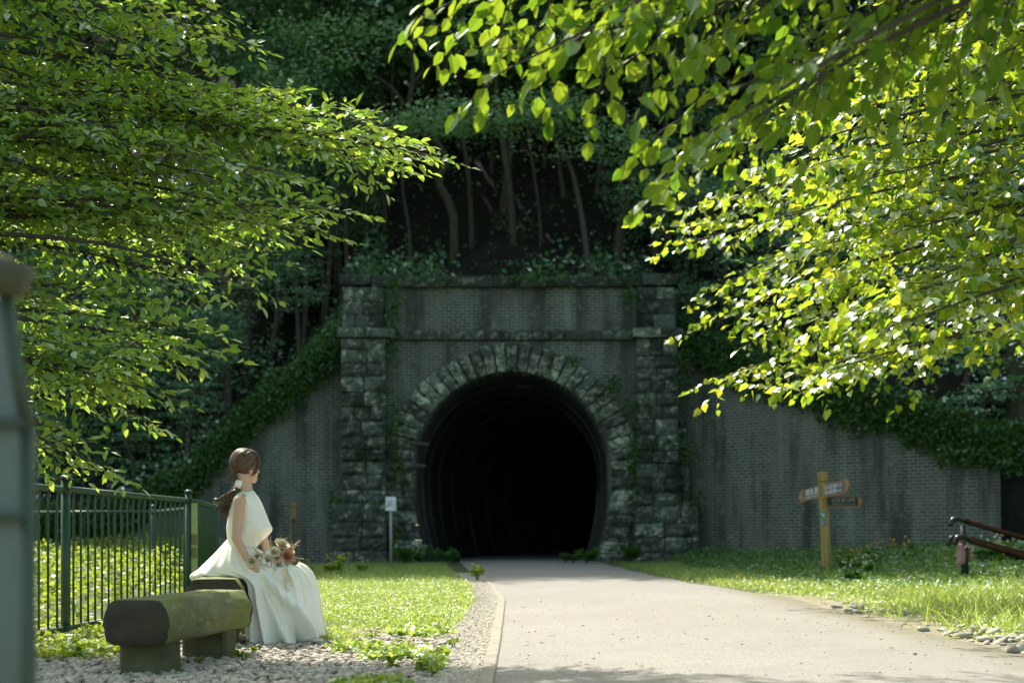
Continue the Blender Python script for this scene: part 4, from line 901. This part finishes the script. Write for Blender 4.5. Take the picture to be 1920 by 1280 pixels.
spray_tree('linden_tree', 'sunlit yellow green heart leaved tree filling the upper right', [(tx, ty, -.1), (tx, ty, 3), (tx+.2, ty, 7)], .2, limbs, .084, T_HEART, MAT['leaf_linden'], MAT['bark'], tstart=.35, latlen=.85, step=.17, twstep=.12, twlen=.24, lstep=.05, hang=.6, nz=.65, droop=.18)
tx, ty = 9.5, 17.0
T3 = [(1258,430,16,4.2),(1290,490,15.5,3.9),(1330,640,15,3.2),(1352,740,15,2.9),(1470,745,13.5,2.4),(1400,600,14.5,3.3),(1300,460,16.5,4.4),(1530,735,13,2.4),(1600,700,13.5,2.6),(1450,660,14,2.9),(1380,560,15,3.6),(1500,620,14,3.1),(1440,520,15,3.9),(1340,300,17,5.6),(1420,380,16,4.8),(1560,640,13.5,2.9)]
limbs = [((tx, ty, z0+1.2), P(a, b-35, Y), .04, .2) for a, b, Y, z0 in T3]
spray_tree('linden_tree', 'paler glossy leaved tree behind, its low boughs reaching toward the right retaining wall', [(tx, ty, -.1), (tx, ty, 3.5), (tx, ty, 8)], .22, limbs, .095, T_HEART, MAT['leaf_linden'], MAT['bark'], tstart=.42, latlen=.95, step=.24, twstep=.15, twlen=.28, lstep=.058, hang=.45, nz=.6, droop=.12)
tx, ty = 4.3, 4.6
T4 = [(835,10,6.2,3.6),(960,125,6.0,3.6),(900,40,6.4,3.7),(1060,95,6.3,3.6),(1100,60,5.8,3.8),(1200,100,6.2,3.5),(1290,300,6.0,3.2),(1265,230,6.3,3.3),(1330,250,5.7,3.3),(1400,180,6.1,3.4),(1480,150,6.4,3.5),(1560,120,5.9,3.4),(1640,90,6.3,3.4),(1240,20,6.6,3.9),(1400,20,6.6,3.9),(1000,-20,6.6,4.0),(1740,60,6,3.4),(1850,120,5.8,3.2),(1150,-10,6.2,4),(1320,80,6.0,3.7),(1000,-500,7.6,5.0),(1150,-420,7.4,5.0),(1300,-520,7.8,5.0),(1450,-430,7.5,5.0),(900,-380,7.8,5.2),(1100,-300,7.2,4.8),(1250,-260,7,4.6),(1400,-300,7.1,4.7),(850,-250,7.5,5),(1550,-280,7,4.6),(669,-334,11.2,5.2),(800,-380,11.6,5.2),(950,-380,11.6,5.2)]  # limbs tipped above the frame are unseen, added to cast shade
limbs = [((tx, ty, z0+.3), P(a, b, Y), .025, .15) for a, b, Y, z0 in T4]
spray_tree('broadleaf_tree', 'dark green large leaved boughs hanging from the top right, nearest the camera', [(tx, ty, -.1), (tx, ty, 2.5), (tx-.2, ty, 5.5)], .14, limbs, .092, T_OVAL, MAT['leaf_over'], MAT['bark'], tstart=.5, latlen=.50, step=.17, twstep=.11, twlen=.17, lstep=.05, hang=.7, nz=.55, droop=.3, wid=1.25)

# ------------------------------------------------------------------ forest behind
def crown_mesh(name, n_cl, per, rad, hgt, leaf, flat=.35):
    cs = rdir(n_cl)*np.array([rad, rad, hgt/2])*rng.uniform(.35, 1, (n_cl, 1))**.6
    c = np.repeat(cs, per, 0)+rng.normal(size=(n_cl*per, 3))*np.array([.5, .5, .42*flat])*rad*.42
    d = rdir(len(c), -.1, .4); n = rdir(len(c), .9); L = leaf*rng.uniform(.6, 1.2, len(c))
    V, q, r = leaves(c, d, n, L, T_RH); return V, q, r
crowns = []
for k in range(5):
    V, q, r = crown_mesh('c', 50, 46, 2.7, 6.0, .25, .10); o = npobj('crown', V, [q], MAT['leaf_forest'], rnd=r); crowns.append(o.data); bpy.data.objects.remove(o)
for k in range(3):
    V, q, r = crown_mesh('c', 48, 50, 4.2, 6.5, .42, .5); o = npobj('crown', V, [q], MAT['leaf_forest'], rnd=r); crowns.append(o.data); bpy.data.objects.remove(o)
def forest_tree(x, y, top, cz, cs, ci, label, group, r=.16, pts=None, bark='bark', name='forest_tree', crown=True, flat=1.0):
    b = float(hill_h(np.array(x), np.array(y))) if y > float(wallY(np.array(x)))+.3 else 0
    root = thing(name, label, 'tree', (x, y, b), group); mb = MB()
    if pts is None: pts = [(x, y, b-.4), (x+random.uniform(-.3,.3), y, b+(cz-b)*.5), (x+random.uniform(-.5,.5), y+random.uniform(-.4,.2), cz+cs*1.5)]
    sp_ = spline(pts, 14); mb.tube(sp_, np.linspace(r, r*.5, 14), 9); 
    mb.build('trunk', MAT[bark], root, smooth=True)
    if crown:
        o = bpy.data.objects.new('crown', crowns[ci]); C.objects.link(o); o.parent = root; e = sp_[-1]
        o.location = (e[0]-x, e[1]-y, cz-b); o.scale = (cs, cs, cs*flat); o.rotation_euler = (0, 0, random.uniform(0, 6.28))
    return root
# shading canopy and upper forest
ORD = ['first','second','third','fourth','fifth','sixth','seventh','eighth','ninth','tenth','eleventh','twelfth','thirteenth','fourteenth']
ROW = ['frontmost','second','third','fourth','fifth','sixth','rearmost']
lab_n = 0
for iy, (Yr, dx, cz) in enumerate(((40.2, 3.6, 20.2), (42.2, 4.4, 22.8), (45.5, 4.6, 18.0), (47.5, 4.6, 27.5), (50.5, 5.0, 21.5), (52.5, 5.2, 31), (57, 5.6, 28.5))):
    lab_n = -1
    for x in np.arange(-24, 17, dx):
        X = x+random.uniform(-1, 1)+(iy % 2)*dx*.5; Yy = Yr+random.uniform(-1, 1); b = float(hill_h(np.array(X), np.array(Yy)))
        z = max(cz+random.uniform(-1.2, 1.2), b+4)
        yb = Yy+(9 if Yy < 44 else 0); hb_ = float(hill_h(np.array(X), np.array(yb)))
        lab_n += 1; forest_tree(X, yb, 0, z, random.uniform(.85, 1.15), random.randrange(5, 8) if iy != 0 else random.randrange(5, 8), '%s tall dark tree from the left in the %s forest row above the tunnel' % (ORD[lab_n], ROW[iy]), 'forest trees on the hill', .15, [(X, yb, hb_-.5), (X+random.uniform(-.5,.5), yb-.5, hb_+max(1.5, (z-hb_)*.45)), (X+random.uniform(-.6,.6), Yy, max(z, hb_+3)+.3)], flat=.5 if iy < 2 else 1.0)
CNT = {}
TENS = ORD+['fifteenth','sixteenth','seventeenth','eighteenth','nineteenth','twentieth']+['twenty-'+v for v in ORD[:9]]+['thirtieth']+['thirty-'+v for v in ORD[:9]]
def nth(key): CNT[key] = CNT.get(key, -1)+1; return TENS[CNT[key]]
def ulab(a):
    z_ = 'left of the tunnel' if a < 640 else ('above the portal' if a < 1240 else 'right of the tunnel'); return '%s leafy understorey tree from the left on the slope %s' % (nth(z_), z_)
# mid-level crowns visible in the frame: (px, py, Y, scale)
for (a, b, Y, s) in sorted(((480,30,42,.6),(560,200,41.5,.55),(660,280,42,.4),(650,130,43,.5),(720,20,44,.6),(820,30,46,.7),(920,60,46,.7),(1020,30,46,.7),(1120,110,45,.6),(1060,170,45,.5),(700,400,45,.4),(1220,420,42,.4),(1270,560,38.4,.28),(560,520,38.8,.3),(420,640,38.4,.3),(340,740,38,.28),(270,560,40,.5),(100,700,38.6,.6),(520,120,41,.55),(600,60,42,.55),(450,260,40,.5),(560,300,41,.5),(640,200,43,.5),(500,420,40,.42),(420,520,39.5,.4),(600,420,42,.42),(330,620,39,.45),(250,760,38.8,.45),(160,650,39,.6),(60,560,39,.6),(100,820,39,.5),(380,380,41,.55),(20,300,41,.7),(200,480,40,.6),(680,90,44,.5),(1230,330,41,.45),(1290,220,42,.55),(1350,400,39,.5),(1450,480,36,.5),(1420,300,40,.6),(1560,430,35,.6),(1700,500,33,.6),(1850,620,31,.55),(1780,380,34,.7),(1900,300,35,.8),(1600,200,38,.7),(1500,100,42,.7),(1250,100,44,.55),(1880,780,31,.42),(1340,560,38.5,.33))):
    p = P(a, b, Y); forest_tree(p[0], Y+.6, 0, p[2], s, random.randrange(5), ulab(a), 'understorey trees on the slope', .09)
for k_, (x_, y_, z_) in enumerate(((-16,40,5.5),(-19,43,9),(-23,41,6),(-27,44,9),(-14,43,9.5),(14,31,4.5),(17,33,6.5),(20,31,6),(13.5,36,8))): forest_tree(x_, y_, 0, z_, .75, k_ % 5, '%s bushy tree from the left on the far outer slopes beyond the walls' % ORD[k_], 'outer slope trees', .12)
# trunks seen above the portal
def trunk_tree(pix, Y, wpx, label, cz):
    pts = [P(a, b, Y) for a, b in pix]; x, y = pts[0][0], Y; hb = float(hill_h(np.array(x), np.array(y)))
    pts = [np.array([x, y, hb-.3])]+[p for p in pts if p[2] > hb+.3]; pts.append(pts[-1]+np.array([.2, -.2, max(1, cz-pts[-1][2])]))
    forest_tree(x, y, 0, cz, .8, random.randrange(5, 8), label, None, wpx/2.6/F*Y, pts, 'bark_pale')
trunk_tree([(965,440),(955,350),(940,250),(930,150)], 42, 20, 'straight grey trunk right of centre above the tunnel arch', 17)
trunk_tree([(1013,420),(1002,330),(990,250),(975,100)], 42.5, 10, 'thin pole like trunk just right of the straight grey trunk', 17)
trunk_tree([(1162,440),(1185,345),(1182,262),(1160,190),(1140,140),(1110,40)], 41.5, 28, 'thick pale trunk with a double bend above the right pilaster', 18)
trunk_tree([(884,420),(878,330),(868,255),(860,150)], 43, 16, 'dark slender trunk left of the straight grey trunk', 17)
trunk_tree([(850,400),(822,340),(838,300),(815,250),(830,160)], 42, 24, 'dark crooked trunk above the arch, leftmost of the close row', 17)
trunk_tree([(768,440),(757,370),(750,300),(735,200)], 42.5, 11, 'thin faint trunk above the left pilaster', 17)
forest_tree(P(1912,800,31.5)[0], 31.5, 0, 15.5, .8, 6, 'stout brown trunk at the far right edge above the end of the brick wall', None, .27, [P(1916,830,31.5), P(1908,720,31.5), P(1897,560,31.5), P(1893,430,31.5), P(1880,200,31.5), P(1880,-50,31.5)], 'bark_pale')
# forked tree high above left of centre
Yf = 41.5; ft = forest_tree(P(762,300,Yf)[0], Yf, 0, 17.5, .6, 2, 'pale forked bare limbed tree high above the left pilaster', None, .10, [P(762,330,Yf), P(765,215,Yf), P(775,140,Yf), P(772,90,Yf), P(800,-40,Yf)], 'bark_pale')
mb = MB()
for pl_ in ([(766,205),(730,160),(690,135),(640,80)], [(774,110),(740,100),(700,70),(660,20)], [(778,85),(810,75),(850,85),(900,110)], [(770,160),(800,130),(850,110)], [(776,80),(790,60),(800,20)]):
    mb.tube(spline([P(a, b, Yf) for a, b in pl_], 10), np.linspace(.06, .02, 10), 6, False)
mb.build('limbs', MAT['bark_pale'], ft, smooth=True)
# layered maple boughs
Ym = 37.6; mt_ = thing('maple_tree', 'maple with flat layered pale green boughs above the tunnel', 'tree', (P(1090,0,Ym)[0], Ym+.6, float(hill_h(np.array(1.9), np.array(Ym+.6)))))
mb = MB(); mb.tube(spline([P(1110,560,Ym+.6), P(1090,400,Ym+.6), P(1060,290,Ym+.4), P(1000,240,Ym), P(930,235,Ym)], 16), np.linspace(.09, .02, 16), 8); mb.tube(spline([P(1065,300,Ym+.4), P(1150,270,Ym), P(1230,285,Ym-.3)], 8), np.linspace(.04, .01, 8), 6); mb.build('trunk', MAT['bark'], mt_, smooth=True)
LC = []
for (a, b, w_, n_) in ((760,225,60,380),(820,235,80,520),(900,240,90,600),(980,225,80,520),(1050,205,60,420),(870,205,60,260),(1130,245,80,380),(1060,180,60,240),(960,195,70,240),(1180,270,70,260),(1090,285,90,260),(820,200,50,160),(1230,350,70,300),(1290,360,60,260),(700,250,50,200),(760,60,70,300),(660,50,70,300),(880,70,60,240),(1010,90,70,260),(640,110,60,220),(540,150,70,360),(600,230,60,280),(560,60,60,300)):
    c0 = P(a, b, Ym+random.uniform(-.8, .5)); LC.append(c0+rng.normal(size=(n_, 3))*np.array([w_*.6, 45, w_*.035])/F*Ym)
LC = np.concatenate(LC); leafobj('crown', [leaves(LC, rdir(len(LC), 0, .25), rdir(len(LC), 1.2)+np.array([0, -.8, 0]), .125*rng.uniform(.6, 1.2, len(LC)), T_RH)], MAT['leaf_maple'], mt_)
# undergrowth on the slopes
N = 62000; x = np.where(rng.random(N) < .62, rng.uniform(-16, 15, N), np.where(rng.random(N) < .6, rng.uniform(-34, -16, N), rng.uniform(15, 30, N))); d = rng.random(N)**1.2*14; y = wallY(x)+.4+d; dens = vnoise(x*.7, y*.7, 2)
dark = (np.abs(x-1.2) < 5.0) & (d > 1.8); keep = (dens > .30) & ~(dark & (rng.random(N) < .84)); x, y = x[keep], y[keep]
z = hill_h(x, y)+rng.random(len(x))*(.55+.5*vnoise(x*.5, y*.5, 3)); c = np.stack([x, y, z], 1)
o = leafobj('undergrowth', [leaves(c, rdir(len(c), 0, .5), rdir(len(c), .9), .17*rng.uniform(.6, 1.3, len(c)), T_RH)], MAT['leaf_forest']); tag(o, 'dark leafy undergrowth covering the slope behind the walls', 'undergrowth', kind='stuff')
# ivy over wall tops
def ivy_band(n, fx, y_of, z_of, spread, down, label):
    t = rng.random(n); x = fx[0]+(fx[1]-fx[0])*t; y = y_of(x)-rng.random(n)**2*.35; cl = vnoise(x*1.4, x*0+3.3, 1); cl2 = vnoise(x*3.7, x*0+9.1, 4)
    z = z_of(x)+spread*rng.random(n)-(down*(.25+.75*cl)*(.6+.4*cl2))*rng.random(n)**1.1
    c = np.stack([x, y, np.maximum(z, 0.02)], 1); o = leafobj('ivy', [leaves(c, rdir(n, -.5, .6), rdir(n, .3)+np.array([0, -.8, .2]), .13*rng.uniform(.6, 1.3, n), T_RH)], MAT['leaf_ivy']); tag(o, label, 'ivy', kind='stuff')
ivy_band(9000, (-13, -4.4), lambda x: x*0+36.6, lambda x: np.interp(x, [-13,-10.2,-8.5,-6.8,-5.6,-4.3], [.5,.9,1.7,3.5,4.6,5.5]), .9, 1.15, 'ivy and creepers spilling over the sloping left wall')
ivy_band(9000, (4.3, 10.9), lambda x: np.interp(x, [4.2,5.2,6.4,8,9.3,10.36], [36.9,36.2,34.9,33,31.5,30.1]), lambda x: np.interp(x, [4.2,5.2,6.4,8,9.3,10.36], [5.6,5.0,4.35,3.45,2.8,2.2]), 1.0, .75, 'ivy and creepers spilling over the curving right wall')
# ivy tufts on the portal
for (a, b, wx, wz, n_, lb_) in ((738,575,16,50,240,'left of the parapet'),(735,650,10,30,120,'at the left cornice'),(742,830,12,90,260,'down the left jamb'),(740,1020,12,35,160,'at the foot of the left jamb'),(1190,870,10,60,240,'down the right jamb'),(1150,720,20,20,110,'right of the arch crown'),(1185,760,22,14,90,'on the right haunch'),(1280,700,16,60,220,'beside the right pilaster top'),(1290,850,16,30,120,'beside the right pilaster middle'),(1180,550,16,14,80,'under the right coping'),(1310,960,12,60,140,'beside the right plinth'),(1010,520,60,12,200,'on the middle of the coping'),(800,520,60,9,120,'on the left of the coping'),(1235,830,30,8,90,'across the right pilaster'),(630,960,14,40,200,'beside the left plinth'),(700,950,34,14,130,'on top of the left plinth'),(1075,672,9,9,50,'on the right of the keystones'),(1265,960,40,6,100,'on top of the right plinth')):
    c0 = P(a, b, YP-.5); c = c0+rng.normal(size=(n_, 3))*np.array([wx*.6, 8, wz*.6])/F*YP; c[:, 1] = np.minimum(c[:, 1], YP-.12)
    o = leafobj('creeper', [leaves(c, rdir(n_, -.4, .5), rdir(n_)+np.array([0, -1, .4]), .11*rng.uniform(.6, 1.3, n_), T_RH)], MAT['leaf_ivy'], loc=c0); tag(o, 'green creeper tuft '+lb_+' of the tunnel portal' if 'portal' not in lb_ else lb_, 'creeper', 'creeper tufts on the portal')

# ------------------------------------------------------------------ grass and weeds
def blades(n, x, y, zb, h, wdt=.006, lean=.35):
    d = np.stack([rng.normal(size=n)*lean, rng.normal(size=n)*lean, np.ones(n)], 1); nn = rdir(n, 0, .2); T, Fc = T_BLADE
    c = np.stack([x, y, zb], 1); dd = nrm(d); s = nrm(np.cross(nn, dd)); bend_ = rng.normal(size=(n, 2))*.35; V = []
    for (u, v, _) in T[:]:
        V.append(c+dd*(h*u)[:, None]+s*(v*wdt*2)[:, None] if False else c+dd*(h*u)[:, None]+s*(v*np.broadcast_to(wdt, (n,))*2)[:, None]+np.concatenate([bend_*(h*u*u)[:, None], np.zeros((n, 1))], 1))
    V = np.stack(V, 1).reshape(-1, 3); b = (np.arange(n)*5)[:, None]; q = np.concatenate([b+np.array([[0,1,2,3]])], 1); t = b+np.array([[3,2,4]])
    r = rng.random(n); return V, q, t, r
def grassobj(name, label, x, y, zb, h, mat, clover=0, wdt=.006, lean=.35, cl_h=.05, cl_s=.028):
    n = len(x); V, q, t, r = blades(n, x, y, zb, h, wdt, lean); Vs = [V]; Q = [q]; Rr = [r, r]; base = len(V)
    if clover:
        k = rng.integers(0, n, clover); cx = x[k]+rng.normal(size=clover)*.02; cy = y[k]+rng.normal(size=clover)*.02; cz = zb[k]+cl_h*rng.random(clover)*(.4+h[k]/h.mean()*.6)
        lv, lq, lr = leaves(np.stack([cx, cy, cz], 1), rdir(clover, .1, .3), rdir(clover, 1.3), cl_s*rng.uniform(.6, 1.4, clover), T_RH, 1.5); Vs.append(lv); Q.append(lq+base); 
        o = npobj(name, np.concatenate(Vs), [np.concatenate(Q), t], mat, rnd=np.concatenate([r, lr, r]))
    else: o = npobj(name, V, [q, t], mat, rnd=np.concatenate([r, r]))
    tag(o, label, name.replace('_', ' '), kind='stuff'); return o
# lawn left of path
N = 200000; x, y = scatter(N, (lambda v: float(np.interp(v, [9, 16.7, 20.6, 22, 24, 36], [-3.3, -3.6, -5.2, -7, -9, -10])), lambda v: left_edge(v)-.36), None, 9.2, 34, 1.5); nz_ = vnoise(x*1.6, y*1.6); nb = vnoise(x*5, y*5, 1)
p_ = np.clip((y-10.2-1.5*nz_-1.2*np.clip(-x-.7, 0, .6))/1.6, 0, 1)*np.clip(.35+(nb-.2)*2, .2, 1); p_ = np.maximum(p_, .55*np.clip((nb-.6)*4, 0, 1)*np.clip((y-9.4)/1, 0, 1)); keep = (rng.random(N) < p_); x, y = x[keep], y[keep]
h = (.03+.075*rng.random(len(x))**1.5)*(.4+1.2*vnoise(x*1.6, y*1.1, 2)); grassobj('lawn_grass', 'sunlit yellow green clover grass between the bench and the path', x, y, x*0-.01, h, MAT['grass'], 110000, .0032, .55, .07, .018)
# near weeds beside the pebble strip
N = 9000; x, y = scatter(N, (-1.15, -.40), None, 6.6, 10.8, 1.2); k_ = vnoise(x*3, y*2, 3) > .50+.2*(x < -.85); x, y = x[k_], y[k_]
h = .03+.06*rng.random(len(x)); grassobj('verge_weeds', 'low green weeds growing through the gravel beside the kerb', x, y, x*0-.005, h, MAT['grass'], 5000, .004, .6, .05, .04)
N = 5000; x, y = scatter(N, (-4.2, -2.3), None, 8.2, 11.5, 1.2); k_ = vnoise(x*2, y*2, 3) > .35; x, y = x[k_], y[k_]
h = .03+.07*rng.random(len(x)); grassobj('fence_weeds', 'dark green weeds along the foot of the metal fence', x, y, x*0-.005, h, MAT['weed'], 5000, .004, .6, .07, .045)
# right verge grass
N = 100000; x, y = scatter(N, (lambda v: right_edge(v)-.05, 10.5), None, 7.5, 36, 1.4); nz_ = vnoise(x*1.2, y*1.2, 4)
ed = x-right_edge(y); p_ = np.clip((ed+.05+.35*(vnoise(x*0+2, y*2.3, 1)-.4))/.55, 0, 1)*np.where(y < 17, np.clip((vnoise(x*2.1, y*.9, 4)-.34+.12*(ed-1))*4, .04, 1), 1); keep = rng.random(N) < p_; x, y = x[keep], y[keep]; ed = ed[keep]
h = (.05+.08*rng.random(len(x)))*(.3+1.2*vnoise(x*1.3, y*.8, 5))*np.clip(.4+ed*.4, .4, 1.3); grassobj('bank_grass', 'green grass and weeds on the bank right of the path', x, y, bank(x, y)-.01, h, MAT['grass'], 60000, .0045, .45, .10, .026)
# long grass tuft region at right
N = 3800; cx = np.array([4.6,4.9,5.3,5.7,6.1,4.3,5.0,5.9,4.0,6.4,3.9]); cy = np.array([15,16,15.5,16.5,16,14,13.4,14.5,12.2,15,10.8]); k = rng.integers(0, len(cx), N); x = cx[k]+rng.normal(size=N)*.28; y = cy[k]+rng.normal(size=N)*.4
h = .10+.20*rng.random(N); grassobj('long_grass', 'long arching sunlit grass blades in front of the handrail', x, y, bank(x, y)-.01, h, MAT['grass'], 0, .0045, .6)
# leafy ground cover on bank
N = 60000; x = rng.uniform(3.2, 12, N); y = rng.uniform(18.5, 36, N); k_ = (y < wallY(x)-.5) & (x > 3.9+.15*np.maximum(0, 30-y)*.2); x, y = x[k_], y[k_]; hh = (.14+.34*vnoise(x*.8, y*.8, 6))*np.clip((x-right_edge(y)-.8)/1.8, .1, 1)*np.clip((y-19)/6, .3, 1)
c = np.stack([x, y, bank(x, y)+hh*rng.random(len(x))], 1); o = leafobj('ground_cover', [leaves(c, rdir(len(c), .1, .4), rdir(len(c), 1.1), .05*rng.uniform(.6, 1.4, len(c)), T_RH, 1.2)], MAT['cover']); tag(o, 'dark leafy ground cover on the shaded bank before the right wall', 'ground cover', kind='stuff')
# lush weeds beyond the fence
N = 34000; x = rng.uniform(-10.5, -3.35, N); y = rng.uniform(10.0, 30, N); k_ = (x > -5.2-.22*y) & (x < np.interp(y, [8,16.7,20.6,40], [-3.25,-3.65,-5.3,-5.3]) ); x, y = x[k_], y[k_]; hh = (.25+.5*vnoise(x*.9, y*.9, 7)); hh = np.clip(hh, .1, .8)*(.6+.4*np.clip((-3.3-x), 0, 1))
c = np.stack([x, y, hh*rng.random(len(x))**.7], 1); o = leafobj('tall_weeds', [leaves(c, rdir(len(c), .15, .5), rdir(len(c), .9), .06*rng.uniform(.6, 1.4, len(c)), T_RH, 1.2)], MAT['weed']); tag(o, 'bright sunlit tall weeds beyond the green fence', 'weeds', kind='stuff')
# individual weeds
def weed(x, y, s, nlv, label, flower=None, z0=0, grp='small weeds', name='weed_plant', mat='weed'):
    root = thing(name, label, 'weed', (x, y, z0), grp); mb = MB(); LCs = []; Ds = []
    for k in range(nlv):
        a = rng.random()*6.28; L = s*rng.uniform(.5, 1); e = np.array([x+math.cos(a)*L*.35, y+math.sin(a)*L*.35, z0+L*rng.uniform(.5, .95)]); mb.tube([(x, y, z0-.01), ((x+e[0])/2, (y+e[1])/2, z0+L*.4), e], .0018*max(1, s/.15), 4, False)
        for q in range(4): t = rng.uniform(.4, 1); LCs.append(np.array([x, y, z0])*(1-t)+e*t); Ds.append(np.array([math.cos(a+rng.normal()), math.sin(a+rng.normal()), .3]))
    mb.build('stems', MAT[mat], root); leafobj('leaf_cluster', [leaves(np.array(LCs), np.array(Ds), rdir(len(LCs), 1.5), s*.38*rng.uniform(.7, 1.2, len(LCs)), T_OVAL, 1.2)], MAT[mat], root)
    if flower is not None:
        mb = MB()
        for k in range(7): mb.ball((x+rng.normal()*s*.25, y+rng.normal()*s*.2, z0+s*rng.uniform(.75, 1.15)), s*.032+.003, 7, 5)
        mb.build('flower_heads', flower, root, smooth=True)
YEL = col('yellow_floret', (.65,.42,.03)); WHT = col('pale_floret', (.60,.55,.48))
for (a, b, s, nl) in sorted(((700,1235,.12,7),(740,1255,.10,7),(790,1262,.13,8),(830,1240,.12,8),(760,1215,.10,6),(850,1215,.09,6),(700,1200,.09,5),(810,1270,.10,6),(455,1240,.10,8),(475,1228,.08,6),(375,1245,.07,4),(330,1258,.06,3),(640,1190,.06,4))):
    y_ = CH*F/(b-HOR); weed((a-960)/F*y_, y_, s, nl, nth('g')+' small broad leaved weed from the left growing in the gravel', None, 0, 'small weeds in the gravel')
for (a, b, s, fl, lb_) in ((620,1070,.35,YEL,'yellow flowered weed at the lawn edge left of the tunnel plinth'),(640,1068,.33,YEL,'second yellow flowered weed before the left plinth'),(895,1082,.30,None,'tall bright weed at the corner of lawn and path'),(575,1075,.30,YEL,'yellow flowered weed just right of the bride'),(680,1068,.26,WHT,'pale flowered weed before the white notice sign')):
    y_ = CH*F/(b-HOR)*.93; weed((a-960)/F*y_, y_, s, 9, lb_, fl, 0, None)
for (a, b, Y, s, fl) in sorted(((1590,1050,24,.4,YEL),(1605,1040,25,.4,YEL),(1630,1060,23,.35,WHT),(1665,1030,27,.45,YEL),(1640,1035,27,.4,YEL),(1700,1030,27,.45,YEL),(1600,1085,21,.3,WHT)), key=lambda q: q[0]/1):
    p = P(a, b, Y); weed(p[0], Y, s, 9, nth('f')+' flowering weed from the left on the shaded bank right of the signpost', fl, float(bank(p[0], Y)), 'flowering weeds on the bank', mat='leaf_ivy')
for (a, Y, s) in sorted(((790,33.5,.5),(830,34,.45),(850,34.5,.4),(1075,34.5,.4),(1100,34.2,.5),(1060,35,.3),(1180,35,.6),(760,33,.6))):
    weed((a-960)/F*Y, Y, s, 14, nth('t')+' leafy weed from the left at the foot of the tunnel arch', None, 0, 'weeds at the tunnel mouth', mat='leaf_ivy')
for (a, b, Y) in ((1862,1025,24.2),(1885,1020,24),(1905,1015,24.5),(1912,1030,23.6)):
    p = P(a, b, Y); weed(p[0], Y, .55, 12, nth('p')+' pale flowered shrub from the left behind the handrail', WHT, .1, 'pale shrubs by the handrail', name='flowering_shrub', mat='leaf_ivy')
for (a, b) in sorted(((1180,1155),(1335,1160),(1455,1165),(1575,1182),(1665,1222),(1715,1232),(1160,1208),(1330,1205),(1730,1210),(1195,1256),(1095,1255),(1880,1225),(1380,1160),(1560,1152))):
    y_ = CH*F/(b-HOR); x_ = (a-960)/F*y_; v, q, r = leaves(np.array([[x_, y_, .028]]), rdir(1, 0, .1), np.array([[.1, .1, 1.]]), .045, T_OVAL, 1.1); o = npobj('fallen_leaf', v, [q], MAT['dry_leaf'], rnd=r, loc=(x_, y_, .028)); tag(o, nth('l')+' small dry fallen leaf from the left on the pale path', 'fallen leaf', 'fallen leaves on the path')
